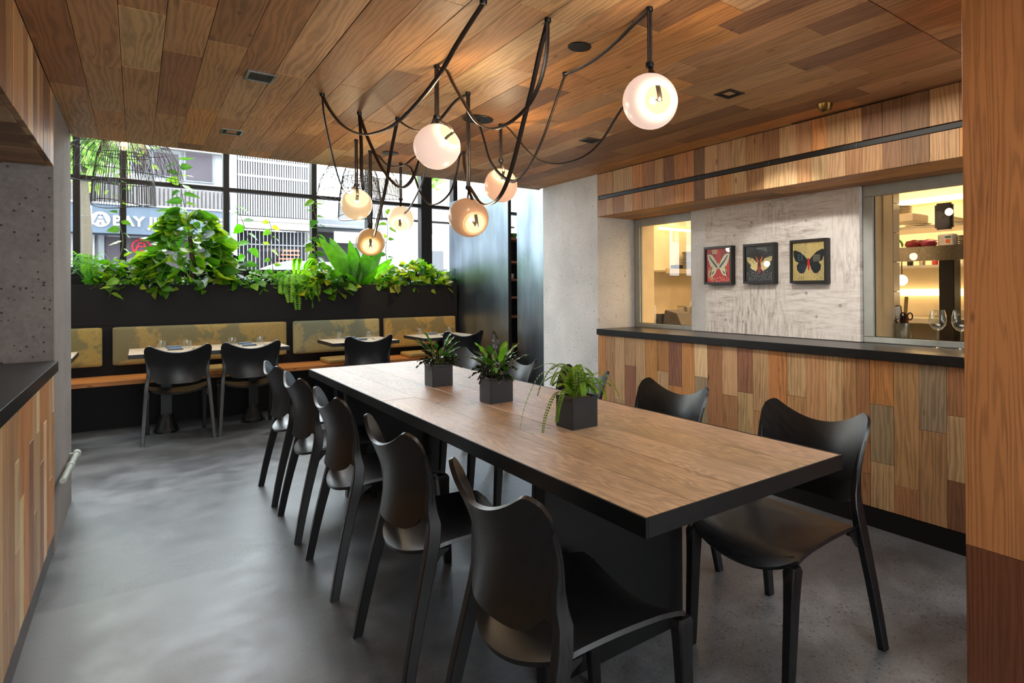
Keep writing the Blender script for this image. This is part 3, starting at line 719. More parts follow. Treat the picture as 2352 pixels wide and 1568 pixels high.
# ================================================================== PENDANT LIGHTS
Wm = {'m740': (0.712,3.242), 'm825': (0.946,3.465), 'm913': (1.143,3.438), 'm1003': (1.012,2.536), 'm1075': (1.27,2.786), 'm1115': (0.908,1.867), 'm1258': (1.15,1.849), 'm1298': (1.496,2.261), 'm1492': (1.384,1.56), 'm850': (1.262,4.365), 'm818': (1.098,4.094), 'm920': (1.564,4.64), 'm1065': (1.786,3.994), 'm1150': (1.663,3.202), 'm1440': (1.971,2.41)}
COLZ = {'c1': 2.05, 'c2': 2.023, 'c3': 1.954, 'c4': 1.971, 'c5': 1.737, 'c6': 1.779, 'c7': 2.035}
SW = {
 1: [],
 2: [[(0.946,3.465,2.24),(0.952,3.384,2.134),(0.959,3.28,2.022),(0.969,3.136,1.886),(0.982,2.964,1.781),(0.99,2.848,1.77),(0.997,2.752,1.818),(1.002,2.683,1.896),(1.012,2.556,2.023)],
     [(0.908,1.867,2.24),(0.885,2.029,2.149),(0.868,2.147,2.07),(0.845,2.307,2.001),(0.82,2.483,1.954),(0.798,2.637,1.947),(0.774,2.805,1.968),(0.748,2.989,2.038),(0.727,3.138,2.14),(0.712,3.242,2.24)]],
 3: [[(0.712,3.242,2.24),(0.73,3.282,2.142),(0.79,3.415,2.022),(0.857,3.562,1.916),(0.915,3.691,1.867),(0.985,3.845,1.861),(1.044,3.974,1.905),(1.095,4.088,1.954)],
     [(0.946,3.465,2.24),(0.944,3.437,2.072),(0.94,3.395,1.9),(0.938,3.363,1.815),(0.925,3.350,1.889),(0.935,3.391,2.063),(0.950,3.475,2.24)]],
 4: [[(1.531,3.981,2.24),(1.535,4.055,2.1),(1.54,4.17,1.997),(1.551,4.373,1.899),(1.559,4.50,1.862),(1.566,4.60,1.861),(1.566,4.64,1.90),(1.564,4.64,1.971)],
     [(1.786,3.994,2.24),(1.772,4.036,2.219),(1.761,4.066,2.098),(1.742,4.121,1.98),(1.705,4.229,1.911),(1.667,4.34,1.911),(1.636,4.43,2.01),(1.613,4.498,2.147),(1.597,4.545,2.212),(1.564,4.64,2.24)]],
 5: [[(1.143,3.438,2.24),(1.168,3.63,2.091),(1.189,3.798,1.91),(1.216,4.009,1.773),(1.240,4.20,1.655),(1.255,4.285,1.640),(1.258,4.335,1.68),(1.262,4.36,1.737)],
     [(1.262,4.365,2.24),(1.303,4.307,2.209),(1.333,4.264,2.154),(1.373,4.206,2.129),(1.423,4.135,2.135),(1.463,4.079,2.178),(1.531,3.981,2.24)]],
 6: [[(1.15,1.849,2.24),(1.159,1.92,2.152),(1.169,1.994,2.044),(1.178,2.069,1.946),(1.193,2.185,1.798),(1.206,2.286,1.706),(1.22,2.392,1.664),(1.236,2.518,1.661),(1.249,2.622,1.69),(1.27,2.77,1.779)],
     [(1.012,2.536,2.24),(1.026,2.466,2.214),(1.035,2.42,2.148),(1.047,2.361,2.071),(1.065,2.275,1.964),(1.078,2.205,1.921),(1.094,2.125,1.904),(1.112,2.036,1.919),(1.13,1.951,1.96),(1.141,1.892,2.027),(1.148,1.855,2.125),(1.15,1.849,2.24)],
     [(1.786,3.994,2.24),(1.70,3.80,2.18),(1.52,3.39,2.02),(1.36,3.0,1.88),(1.28,2.81,1.785)],
     [(1.143,3.438,2.24),(1.162,3.339,2.183),(1.183,3.231,2.139),(1.203,3.128,2.133),(1.223,3.028,2.16),(1.25,2.876,2.23),(1.27,2.786,2.24)]],
 7: [[(1.511,3.183,2.24),(1.521,3.13,2.123),(1.519,3.054,1.993),(1.515,2.93,1.896),(1.512,2.812,1.843),(1.509,2.729,1.838),(1.506,2.599,1.887),(1.502,2.473,1.987),(1.499,2.366,2.111),(1.497,2.291,2.205),(1.496,2.261,2.24)],
     [(1.496,2.261,2.24),(1.467,2.077,2.215),(1.442,1.92,2.211),(1.419,1.78,2.218),(1.404,1.683,2.232),(1.39,1.599,2.238),(1.384,1.56,2.24)],
     [(1.971,2.41,2.24),(1.949,2.467,2.173),(1.915,2.555,2.059),(1.874,2.659,1.991),(1.822,2.794,1.971),(1.778,2.905,1.992),(1.745,2.992,2.044),(1.71,3.08,2.143),(1.681,3.155,2.225),(1.663,3.202,2.24)]],
}
def cat(pts, n=5):
    P = [Vector(p) for p in pts]; out = []
    for i in range(len(P)-1):
        p0, a, b, c = P[max(i-1,0)], P[i], P[i+1], P[min(i+2, len(P)-1)]
        for j in range(n):
            f = j/n; out.append(.5*((2*a)+(-p0+b)*f+(2*p0-5*a+4*b-c)*f*f+(-p0+3*a-3*b+c)*f**3))
    return out+[P[-1]]
# id: mount, collar, centre z, photo px of globe centre and of the opening centre, opening half-angle, emission colour
GD = [(1, 'm1492', 'c1', 1.923, (1504,233), (1523,228), 30, (1.0,.72,.60,1), 1.0, 'large glowing pink-white globe pendant hung nearest, upper right'),
      (2, 'm1003', 'c2', 1.896, (998,338), (1031,306), 33, (.98,.70,.56,1), .98, 'pink-white globe pendant with its opening up to the right, centre left'),
      (3, 'm818', 'c3', 1.830, (816,471), (818,452), 38, (.86,.60,.33,1), .80, 'cream globe pendant lit at the top, leftmost of the cluster'),
      (4, 'm920', 'c4', 1.823, (912,503), (910,520), 33, (.98,.80,.52,1), .92, 'smallest-looking pale globe pendant with its opening low, by the window'),
      (5, 'm850', 'c5', 1.613, (849,556), (849,567), 34, (.42,.24,.09,1), .62, 'amber globe pendant hanging lowest, above the greenery'),
      (6, 'm1075', 'c6', 1.631, (1088,499), (1107,517), 31, (.40,.215,.115,1), .62, 'tan globe pendant with opening at lower right, before the steel screen'),
      (7, 'm1150', 'c7', 1.888, (1150,426), (1155,398), 32, (.90,.50,.30,1), .88, 'peach globe pendant right of the tan one, crossed by a cable')]
GGRP = 'opal glass globe pendants swagged over the long table'
def globe(gid, mt, ck, cz, pc, po, half, ecol, es, lab):
    mx, my = Wm[mt]; R = .0975
    root = empty('pendant_light', lab, 'pendant lamp', (mx, my, ZC), group=GGRP)
    C0 = Vector((mx, my, cz)); view = (C0-Vector((0,0,CAM_H))).normalized()
    r_px = R/(C0-Vector((0,0,CAM_H))).dot(fw)*F_PX
    dx, dy = (po[0]-pc[0])/r_px, (po[1]-pc[1])/r_px
    q = math.sqrt(max(.05, 1-dx*dx-dy*dy)); d = (R2*dx-U2*dy-view*q).normalized()
    ha = math.radians(half); prof = []
    n = 20
    for i in range(n+1):      # outer shell from far pole to the rim
        a = PI-(PI-ha-.10)*i/n; k = 1+.03*math.sin(3*a)
        prof.append((max(1e-4, R*math.sin(a)*k), R*math.cos(a)))
    for i in range(5):        # rounded rim
        a = ha+.10-.12*i/4; rr = R*(1-.012*(i/4)**2); prof.append((rr*math.sin(a), rr*math.cos(a)))
    outer = MB().lathe(prof, 36, (Matrix.Translation(C0-root.location) @ d.to_track_quat('Z', 'Y').to_matrix().to_4x4()), caps=False)
    g = outer.obj('globe', M['opal'], root, smooth=True); g.color = tuple(x*.92 for x in ecol[:3])+(1,)
    r0, z0 = prof[-1]; pin = []
    for i in range(13):       # inner pocket
        t = i/12; a = t*PI/2
        pin.append((max(1e-4, (r0+.010*math.sin(t*PI))*math.cos(a)**.8), z0-.085*math.sin(a)))
    inn = MB().lathe(pin, 32, (Matrix.Translation(C0-root.location) @ d.to_track_quat('Z', 'Y').to_matrix().to_4x4()), caps=False)
    i_ = inn.obj('inner_glass', M['inner'], root, smooth=True)
    MB().lathe([(1e-4, -.013), (.009, -.009), (.013, 0), (.009, .009), (1e-4, .013)], 10, Matrix.Translation(C0-root.location+d*.035), caps=False).obj('bulb', M['bulb'], i_, smooth=True)
    # mount, cords, collar
    MB().lathe([(.011, -.014), (.0125, -.012), (.0125, 0)], 14).obj('ceiling_hook', M['black'], root, smooth=True)
    z_c = COLZ[ck]-ZC
    for s in (-1, 1): MB().tube([(s*.0052, 0, -.004), (s*.0052, 0, z_c*.5), (s*.0052, 0, z_c)], .0050, 6).obj('cord', M['rubber'], root, smooth=True)
    MB().lathe([(.009, -.010), (.0145, -.008), (.0155, .0), (.0145, .008), (.009, .010)], 16, Matrix.Translation((0, 0, z_c))).obj('collar', M['black'], root, smooth=True)
    rel_c = C0-root.location; ctop = Vector((0, 0, z_c-.008)); inside = rel_c+d*.045; rimp = rel_c+d*R*1.10
    lp = [ctop, ctop+(rimp-ctop)*.45+Vector((d.x, d.y, 0))*.02, rimp, (rimp+inside)/2, inside]
    MB().tube(cat(lp), .0085, 8, .4).obj('cord', M['rubber'], root, smooth=True)
    bk = Vector((-d.x, -d.y, 0)); bk = bk.normalized() if bk.length > .05 else Vector((1, 0, 0))
    MB().tube(cat([ctop, ctop+bk*.004+Vector((0,0,-.02)), rel_c+Vector((0,0,R*.97))+bk*.012]), .0075, 6, .45).obj('cord', M['rubber'], root, smooth=True)
    for pts in SW[gid]:
        MB().tube([Vector(p)-Vector(root.location) for p in cat(pts)], .0098, 8, .45).obj('swag_cord', M['rubber'], root, smooth=True)
    lamp('globe_lamp', 'POINT', C0+d*(R+.055), 2.2*es, (1, .74, .46), .035)
    return root
for g in GD: globe(*g)
for k_ in ('m740', 'm825', 'm913', 'm1115', 'm1258', 'm1298', 'm1065', 'm1440'):
    h_ = MB().lathe([(.011, -.015), (.0125, -.012), (.0125, 0)], 14).obj('ceiling_hook', M['black'], loc=(Wm[k_][0], Wm[k_][1], ZC), smooth=True)
    tag(h_, {'m740': 'small black cord hook at the left end of the swags', 'm825': 'small black ceiling hook second from the left of the swags', 'm913': 'small black ceiling hook above the left canopy', 'm1115': 'black cord hook at the top edge of the photo',
             'm1258': 'black hook near the top holding a doubled loop of cord', 'm1298': 'black hook where the cord dips right of the loop', 'm1065': 'black hook holding a thin cord above the tan globe', 'm1440': 'black hook just left of the largest globe'}[k_], 'hook', 'loose cord hooks on the plank ceiling')
# ceiling discs, downlights, speaker
def disc(name, x, y, r, lab, cat_, mat, t=.006):
    o = MB().lathe([(r*.97, -t), (r, -t*.6), (r, 0)], 40).obj(name, mat, loc=(x, y, ZC), smooth=True); return tag(o, lab, cat_)
disc('ceiling_canopy', 1.511, 3.183, .085, 'larger round black canopy plate the cords start from', 'canopy', M['black'])
disc('ceiling_canopy', 1.395, 4.347, .055, 'smaller round black canopy plate near the window end', 'canopy', M['black'])
sp = disc('ceiling_speaker', 1.383, 1.985, .047, 'round olive-black flush speaker in the plank ceiling', 'speaker', M['bronze'], .004)
def downlight(x, y, sx, sy, lab, mat_f, mat_i, grp):
    r = empty('downlight', lab, 'downlight', (x, y, ZC), group=grp); f = .011
    mb = MB(); mb.box(-sx, sx, -sy, -sy+f, -.004, 0); mb.box(-sx, sx, sy-f, sy, -.004, 0); mb.box(-sx, -sx+f, -sy+f, sy-f, -.004, 0); mb.box(sx-f, sx, -sy+f, sy-f, -.004, 0)
    mb.obj('trim_frame', mat_f, r)
    a, b, c, d_ = -sx+f, sx-f, -sy+f, sy-f; k = .45
    MB().add([(a,c,-.002),(b,c,-.002),(b,d_,-.002),(a,d_,-.002),(a*k,c*k,-.0004),(b*k,c*k,-.0004),(b*k,d_*k,-.0004),(a*k,d_*k,-.0004)],
             [(0,1,5,4),(1,2,6,5),(2,3,7,6),(3,0,4,7),(4,5,6,7)]).obj('baffle', mat_i, r)
downlight(.439, 3.171, .057, .07, 'nickel-framed square downlight at upper left of the ceiling', M['steel'], M['bronze'], 'square downlights')
downlight(.452, 4.367, .057, .07, 'nickel-framed square downlight near the window edge of the ceiling', M['steel'], M['blackm'], 'square downlights')
downlight(2.304, 1.999, .055, .055, 'black square downlight right of the largest globe', M['black'], M['blackm'], 'square downlights')
downlight(2.305, 3.186, .055, .055, 'black square downlight farther back on the right of the ceiling', M['black'], M['blackm'], 'square downlights')
sm = MB().lathe([(.001, -.045), (.02, -.042), (.034, -.028), (.040, 0)], 20, Matrix.Rotation(.0, 4, 'X'), caps=False).obj('sprinkler_dome', M['brass'], loc=(2.842, 1.80, ZC), smooth=True)  # brass sprinkler dome, no lamp in it
tag(sm, 'small brass dome fitting on the ceiling near the fascia', 'fitting')
# ================================================================== SET TABLES BY THE BENCH
M['ttop'] = plain('pale_oak_laminate', '#b8a58a', .35, 0, .5, 8, .08, .05)
def cafe_table(lab, x0, x1, y0, y1, ped):
    r = empty('cafe_table', lab, 'table', ((x0+x1)/2, (y0+y1)/2, 0), group='set tables along the banquette')
    rel(box('tabletop', M['ttop'], (x0+.004, x1-.004, y0+.004, y1-.004, .722, .750), bevel=.001), r)
    for bb in ((x0, x1, y0, y0+.0035, .715, .7495), (x0, x1, y1-.0035, y1, .715, .7495), (x0, x0+.0035, y0+.0035, y1-.0035, .715, .7495), (x1-.0035, x1, y0+.0035, y1-.0035, .715, .7495)):
        rel(box('edge_band', M['black'], bb), r)
    for px_, py_ in ped:
        p = MB().box(px_-.04, px_+.04, py_-.04, py_+.04, .03, .715).obj('pedestal', M['black'], bevel=.006); rel(p, r)
        b = MB()
        b.lathe([(.001, .0), (.085, 0), (.092, .015), (.085, .045), (.070, .085), (.056, .13), (.052, .17), (.001, .17)], 20, Matrix.Translation((px_, py_, 0)))
        b.box(px_-.10, px_+.10, py_-.03, py_+.03, 0, .02); b.box(px_-.03, px_+.03, py_-.10, py_+.10, 0, .02)
        rel(b.obj('pedestal_base', M['black'], smooth=False), r)
cafe_table('long two-pair set table at the left of the banquette', -.06, 1.135, 6.50, 7.23, [(.205, 6.90), (.885, 6.93)])
cafe_table('middle small set table before the blue-gold cushion', 1.515, 2.17, 6.50, 7.16, [(1.84, 6.88)])
cafe_table('right-hand small set table near the steel screen', 2.44, 3.10, 6.50, 7.16, [(2.77, 6.88)])
cafe_table('set table whose corner just shows past the concrete pillar', -1.5, -.40, 6.47, 7.20, [(-.9, 6.9)])
def tumbler():
    r = empty('tumbler', '', 'glass')
    MB().lathe([(.001, .004), (.026, .004), (.031, .010), (.036, .04), (.0385, .078), (.0368, .078), (.034, .042), (.029, .014), (.001, .012)], 20, caps=False).obj('bowl', M['glass'], r, smooth=True)
    return r
TP = tumbler(); ft = True
for x, y, lb in ((.177, 7.05, 'leftmost tumbler on the long set table'), (.364, 6.93, 'tumbler right of the folded napkins on the long table, left pair'), (.725, 7.02, 'third tumbler from the left on the long set table'), (.951, 6.94, 'rightmost tumbler on the long set table'),
                 (1.705, 7.07, 'left tumbler on the middle small table'), (2.0, 6.98, 'right tumbler on the middle small table'), (2.60, 7.08, 'left tumbler on the right-hand small table, behind the potted plant'), (2.97, 7.09, 'right tumbler on the right-hand small table')):
    g_ = TP if ft else copy_tree(TP); ft = False; g_.location = (x, y, .7465); g_['label'] = lb; g_['group'] = 'water tumblers on the set tables'
def napkin(x, y, rz, lb):
    r = empty('napkin', lb, 'napkin', (x, y, .751), rz, 'folded blue-grey napkins')
    for k, (sx, sy) in enumerate(((.058, .032), (.056, .030))):
        bm_obj('fold', soft_box(sx*2, sy*2, .009, .004, .002, 4), M['napkin'], (0, 0, .005+.009*k), r)
for x, y, rz, lb in ((.268, 7.06, .1, 'folded blue napkin at the bench side, left setting of the long table'), (.27, 6.80, -.1, 'folded blue napkin nearest the left chair on the long table'), (.835, 7.06, 0, 'folded blue napkin at the bench side, right setting of the long table'), (.84, 6.80, .1, 'folded blue napkin nearest the right chair on the long table'),
                     (1.82, 7.06, .1, 'folded blue napkin at the bench side of the middle table'), (1.85, 6.75, 0, 'folded blue napkin at the chair side of the middle table'), (2.74, 7.05, .1, 'folded blue napkin at the bench side of the right table'), (2.79, 6.75, -.1, 'folded blue napkin at the chair side of the right table')): napkin(x, y, rz, lb)
def cutlery(x, y, rz, lb):
    r = empty('fork', lb, 'fork', (x, y, .751), rz, 'forks laid beside the napkins')
    mb = MB(); mb.tube([(-.09, 0, .002), (-.03, 0, .003), (.03, 0, .004)], [.004, .0025, .0025], 6, .5); mb.box(.03, .05, -.010, .010, .002, .004)
    for k in range(4): mb.box(.05, .085, -.010+.0053*k, -.0075+.0053*k, .002, .004)
    mb.obj('fork_body', M['steel'], r)
for x, y, lb in ((.40, 6.78, 'steel fork by the left chair on the long table'), (.97, 6.78, 'steel fork by the right chair on the long table'), (1.98, 6.74, 'steel fork on the middle small table'), (2.92, 6.74, 'steel fork on the right small table')): cutlery(x, y, 1.5, lb)
# ================================================================== GREENERY IN THE TROUGH
LH = leafmesh('leaf', .12, .095, M['leaf'], 6, 4, .22, .45, 'heart', .02)
LH2 = leafmesh('leaf', .12, .085, M['leaf'], 6, 4, .10, -.25, 'heart', .04)
LO = leafmesh('leaf', .10, .055, M['leaf'], 6, 4, .3, .5, 'oval', .05)
LB = leafmesh('leaf', .60, .150, M['leaf'], 14, 4, .18, .35, 'blade', .04)
GRN = ['#5c9420', '#77a828', '#4c8420', '#9cba34', '#3c7020']
DGR = ['#1f3d18', '#2a4a1c', '#18301a']
SIL = ['#5c8a4a', '#6f9a5c', '#3e7a34']
WHT = 'greenery in the window trough'
def Xp(px, Y): return at(px, 600, 'Y', Y).x
def Zp(px, py, Y): return at(px, py, 'Y', Y).z
def plant(lab, px, Y=8.0): return empty('trough_plant', lab, 'plant', (Xp(px, Y), Y, 1.30), group=WHT)
def bush(root, wx, dy, h, n, size, cols, front=0.0, low=-.02, seed=0, meshes=(0, 1)):
    """a mound of stalked leaves; each leaf is its own part"""
    rnd = random.Random(seed); ms = (LH, LH2, LO)
    for i in range(min(280, int(n*1.4))):
        x = rnd.uniform(-wx, wx); y = rnd.uniform(-dy, dy)-front*rnd.random(); q = 1-(abs(x)/wx)**2*.6
        z = low+1.3*h*q*rnd.random()**.8
        a = rnd.uniform(-PI, PI) if rnd.random() < .45 else rnd.uniform(-2.4, -.7)
        el = rnd.uniform(-.9, .4) if z < h*.6 else rnd.uniform(-.6, .8)
        d = Vector((math.cos(a)*math.cos(el)+x/wx*.5, math.sin(a)*math.cos(el), math.sin(el)))
        if y > .03: d.y = -abs(d.y)-.2
        put_leaf(ms[rnd.choice(meshes)], 'leaf', root, Vector((x, y, z)), d, size*rnd.uniform(.65, 1.35), rnd.uniform(-1, 1), jit(rnd.choice(cols), .2))
    st = MB()
    for i in range(max(5, n//6)):
        x, y = rnd.uniform(-wx, wx)*.7, rnd.uniform(-dy, dy)*.6; h_ = h*rnd.uniform(.4, .95)
        st.tube([(x*.5, y*.5, -.02), (x*.8, y, h_*.5), (x, y, h_)], [.004, .003, .002], 4)
    st.obj('stems', M['stem'], root, kind='stuff')
def vine(root, pts, n, size, cols, seed=0, drop=False, both=True):
    rnd = random.Random(seed); P = cat(pts, 6)
    MB().tube(P, [.0045*(1-.5*i/len(P)) for i in range(len(P))], 5).obj('stem', M['stem'], root, smooth=True)
    for i in range(n):
        t = (i+.5)/n*(len(P)-1); p = P[int(t)]; s = 1 if i % 2 else -1
        d = Vector((s*rnd.uniform(.5, 1), rnd.uniform(-.7, .2), rnd.uniform(-.7, .15)))
        q = p+Vector((s*.02, -.012, .01)); 
        MB().tube([p, q], .0016, 4).obj('petiole', M['gstem'], root)
        put_leaf(LH if i % 3 else LH2, 'leaf', root, q, d, size*rnd.uniform(.7, 1.15), rnd.uniform(-.9, .9), jit(rnd.choice(cols), .18), upv=(0, -.6, 1))
def feathery(root, wx, h, n, cols, seed, front=.05, wl=.3):
    rnd = random.Random(seed)
    for i in range(n):
        a = rnd.uniform(0, 2*PI); R_ = rnd.uniform(.3, 1)*wx; H_ = h*rnd.uniform(.5, 1.1); ca, sa = math.cos(a), math.sin(a)*.6
        b0 = Vector((rnd.uniform(-.03, .03), rnd.uniform(-.05, .05), 0))
        pts = [b0, b0+Vector((ca*R_*.25, sa*R_*.25-front*.3, H_*.7)), b0+Vector((ca*R_*.6, sa*R_*.6-front*.7, H_)), b0+Vector((ca*R_, sa*R_-front, H_*.72))]
        frond(pts, .034*rnd.uniform(.7, 1.2), root, n=22, wl=wl, col=jit(rnd.choice(cols), .15), taper=1)
# 1 feathery, far left
p = plant('wispy light green asparagus fern at the left end of the trough', 205); feathery(p, .26, .36, 40, ['#6aa83a', '#7fc02c', '#4f9440'], 1)
p = plant('yellow-green pothos clump spilling over the trough front, left', 310, 7.95); bush(p, .30, .13, .30, 110, .85, GRN, .12, -.02, 2); vine(p, [(-.05, -.12, .02), (-.10, -.2, .09), (-.16, -.235, .03), (-.20, -.24, -.08)], 6, .8, GRN, 3); vine(p, [(.1, -.12, .02), (.16, -.2, .08), (.22, -.235, -.02)], 4, .95, GRN, 4)
X275 = Xp(275, 8.2)
p = plant('thin pothos vine climbing the second window mullion', 277, 8.2)
vine(p, [(.0, 0, 0), (-.02, .0, .25), (.02, .0, .5), (-.01, 0, .75), (.01, 0, 1.02), (0, 0, 1.13)], 16, .8, GRN, 5)
p = plant('tall dense pothos column, the biggest plant in the window', 435, 7.97)
bx = 0
rnd = random.Random(21)
MB().tube([(.02, 0, -.02), (.03, 0, .3), (.0, .02, .62)], [.028, .026, .02], 10).obj('moss_pole', M['stem'], p, smooth=True)
for i in range(250):
    t = rnd.random()**.85; z = .06+.78*t; wr = (.40*(1-t)**.5+.10)*(.6+.4*rnd.random())
    a = rnd.uniform(0, 2*PI); x, y = math.cos(a)*wr, math.sin(a)*wr*.45
    d = Vector((math.cos(a)+.15*rnd.random(), math.sin(a)-.6, rnd.uniform(-1.1, .35)))
    y = min(y, .17)
    if y > .0: d.y = -abs(d.y)-.3
    put_leaf((LH, LH2)[i % 2], 'leaf', p, Vector((x*.8, y, z)), d, rnd.uniform(1.0, 1.85)*(1.15-.3*t), rnd.uniform(-1.2, 1.2), jit(rnd.choice(GRN), .2))
vine(p, [(.0, .02, .60), (-.03, .05, .85), (-.06, .08, 1.05), (-.08, .1, 1.25), (-.09, .12, 1.42)], 16, 1.05, GRN, 6)
p = plant('dark-leaved shrub beside the tall pothos', 515, 7.98); bush(p, .20, .12, .33, 60, .95, DGR, .05, -.02, 7, (2, 2, 1))
p = plant('hanging pothos strand with big pale leaves right of the third mullion', 548, 8.1)
vine(p, [(0.05, 0, 0), (.04, 0, .25), (.10, 0, .5), (.05, 0, .75), (-.03, 0, .95)], 12, 1.0, ['#5fae14', '#8fb79a', '#4f9a12'], 8)
p = plant('silvery-green low pothos patch in mid trough', 590, 7.97); bush(p, .28, .14, .18, 90, .7, SIL+GRN[:2], .08, -.02, 9)
p = plant('slim vine in the middle of the widest pane', 620, 8.15); vine(p, [(0, 0, 0), (.03, 0, .25), (.0, 0, .45), (.02, 0, .68), (-.01, 0, .82)], 11, .8, GRN, 10)
p = plant('soft feathery fern mound in mid trough', 637, 7.97); feathery(p, .22, .24, 26, ['#6fb02c', '#86bb4a'], 11)
p = plant('boston fern with fronds hanging over the trough front', 682, 7.92)
rnd = random.Random(12)
for k, (x, ln) in enumerate(((-.10, .15), (-.03, .24), (.05, .12), (.11, .22), (.17, .14), (-.16, .05), (.0, -.1), (.08, -.16))):
    pts = [(x*.2, .08, .0), (x*.6, -.02, .17), (x, -.12, .12), (x*1.1, -.165, .0-ln*.3), (x*1.15+.01, -.17, -ln)]
    if ln < 0: pts = [(0, .05, 0), (x, .05, .2), (x*1.6, 0, .33), (x*2.4, -.05, .36)]
    frond(pts, .055, p, n=26, wl=.62, col=jit('#7fbe2c' if k % 2 else '#93cc3c', .12), taper=.9)
p = plant('pothos vines climbing the mullion left of the hanging globes', 727, 8.2)
vine(p, [(-.02, 0, 0), (.04, 0, .25), (-.03, 0, .5), (.02, 0, .75), (-.03, 0, 1.0), (-.01, 0, 1.1)], 24, 1.0, GRN, 13); vine(p, [(-.06, -.02, 0), (-.08, 0, .2), (-.02, -.02, .45), (-.06, 0, .62)], 14, 1.05, GRN, 14); bush(p, .14, .1, .3, 26, .95, GRN, 0, 0, 15)
p = plant('broad-leaved pothos spilling over the trough in front of the birds nest fern', 745, 7.93); bush(p, .30, .13, .20, 80, 1.05, GRN+['#c0c030']+DGR[:1], .12, -.03, 16); bush(p, .2, .04, .10, 16, 1.25, GRN, .08, -.10, 17)
p = plant('birds nest fern with long upright strap leaves', 822, 8.0)
for dx, dz, dy, sc_, c in ((-.52, .82, -.1, 1.25, '#528f1c'), (-.36, .9, .1, 1.2, '#427c18'), (-.14, 1, -.1, 1.02, '#4a8a1a'), (.06, 1, .1, .92, '#34701a'), (.22, .95, -.1, 1.0, '#427c18'), (.42, .8, .05, 1.05, '#3a741c'), (.62, .62, -.1, .95, '#5fb01c'), (-.75, .35, -.25, .95, '#6aa55a'), (-.9, .2, -.3, .8, '#5a9a50'), (.8, .3, -.3, .8, '#5fae1c'), (.3, .5, -.7, .6, '#4f9a12'), (-.35, .4, -.75, .65, '#4f9a12')):
    put_leaf(LB, 'leaf', p, Vector((dx*.03, dy*.03, 0)), Vector((dx, dy, dz)), sc_, random.uniform(-.3, .3), jit(c, .1), upv=(0, -1, .2))
p = plant('vine on the mullion behind the pale globe', 886, 8.2); vine(p, [(0, 0, 0), (.04, 0, .25), (0, 0, .5), (.03, 0, .8), (-.02, 0, 1.05)], 18, .8, GRN, 18)
p = plant('low green and white mixed leaves right of the birds nest fern', 872, 7.97); bush(p, .2, .13, .12, 50, .75, SIL+GRN, .08, -.02, 19)
p = plant('yellow-green pothos mound near the right end of the trough', 950, 7.97); bush(p, .40, .14, .30, 170, .85, GRN+['#a8bb30', '#b8b850'], .12, -.03, 20)
p = plant('small upright fern frond clump before the wide mullion', 978, 8.05)
for k in range(5): frond([(0, 0, 0), (.02*k-.04, 0, .12), (.03*k-.08, 0, .26), (.04*k-.12, -.03, .36-.03*abs(k-1))], .05, p, n=26, wl=.6, col=jit('#4fa020', .1), taper=1)
p = plant('fine blue-green asparagus fern at the right end of the trough', 1022, 8.0); feathery(p, .30, .27, 30, ['#3f7a44', '#4f9a3c', '#5a8a5a'], 22)
p = plant('low creeping foliage filling the left of the trough', 380, 7.97); bush(p, .35, .13, .12, 80, .6, GRN+SIL, .07, -.02, 23)
# ================================================================== WIRE LAMPS BY THE WINDOW
M['wire'] = plain('black_wire', '#141312', .5)
def wire_lamp(x, y, zb, lab, s=1.0, both=True):
    r = empty('wire_pendant', lab, 'pendant lamp', (x, y, zb), group='big black wire cage lamps by the window')
    def cage(prof, nm, n, rr, rings, diag=True):
        mb = MB(); k = len(prof)
        for i in range(n):
            for tw in ((-.35, .35) if diag else (0,)):
                pts = []
                for j, (ra, z) in enumerate(prof):
                    a = 2*PI*i/n+tw*j/(k-1); pts.append((ra*math.cos(a), ra*math.sin(a), z))
                mb.tube(pts, rr, 3, cap=False)
        for ra, z, wob in rings:
            mb.tube([(ra*math.cos(2*PI*j/40), ra*math.sin(2*PI*j/40), z+wob*math.sin(4*PI*j/40)) for j in range(41)], rr*1.6, 4, cap=False)
        return mb.obj(nm, M['wire'], r, kind='stuff')
    outer = [(.05*s, .44*s), (.20*s, .41*s), (.34*s, .30*s), (.42*s, .14*s), (.445*s, 0)]
    inner = [(.05*s, .44*s), (.13*s, .38*s), (.19*s, .20*s), (.225*s, -.05*s), (.235*s, -.26*s)]
    cage(outer, 'outer_cage', 46, .0021, [(.445*s, 0, .02), (.20*s, .41*s, 0), (.36*s, .26*s, .0)])
    cage(inner, 'inner_cage', 64, .0024, [(.235*s, -.26*s, .022), (.225*s, -.05*s, 0), (.19*s, .2*s, 0)], False)
    b = MB().lathe([(.001, -.055), (.03, -.045), (.045, -.015), (.045, .01), (.03, .045), (.016, .07), (.001, .07)], 20, Matrix.Translation((0, 0, .30*s)), caps=False).obj('glass_bulb', M['glass'], r, smooth=True)
    MB().lathe([(.001, -.03), (.012, -.02), (.014, 0), (.008, .03), (.001, .03)], 12, Matrix.Translation((0, 0, .31*s)), caps=False).obj('filament', glow('lit_filament', '#ffb050', 18), b, smooth=True)
    MB().lathe([(.001, .37), (.02, .37), (.02, .46), (.001, .46)], 14).obj('socket', M['black'], r, smooth=True)
    MB().tube([(0, 0, .46), (0, 0, 3.398-zb)], .004, 6).obj('cord', M['black'], r)
    lamp('bulb_light', 'POINT', (x, y, zb+.30*s), 9, (1, .66, .34), .03)
wire_lamp(-.085, 7.0, 2.31, 'black wire cage lamp with a lit bulb at the upper left of the window', .96)
wire_lamp(1.92, 7.0, 2.33, 'second black wire cage lamp, partly hidden behind the hanging globes', .96)
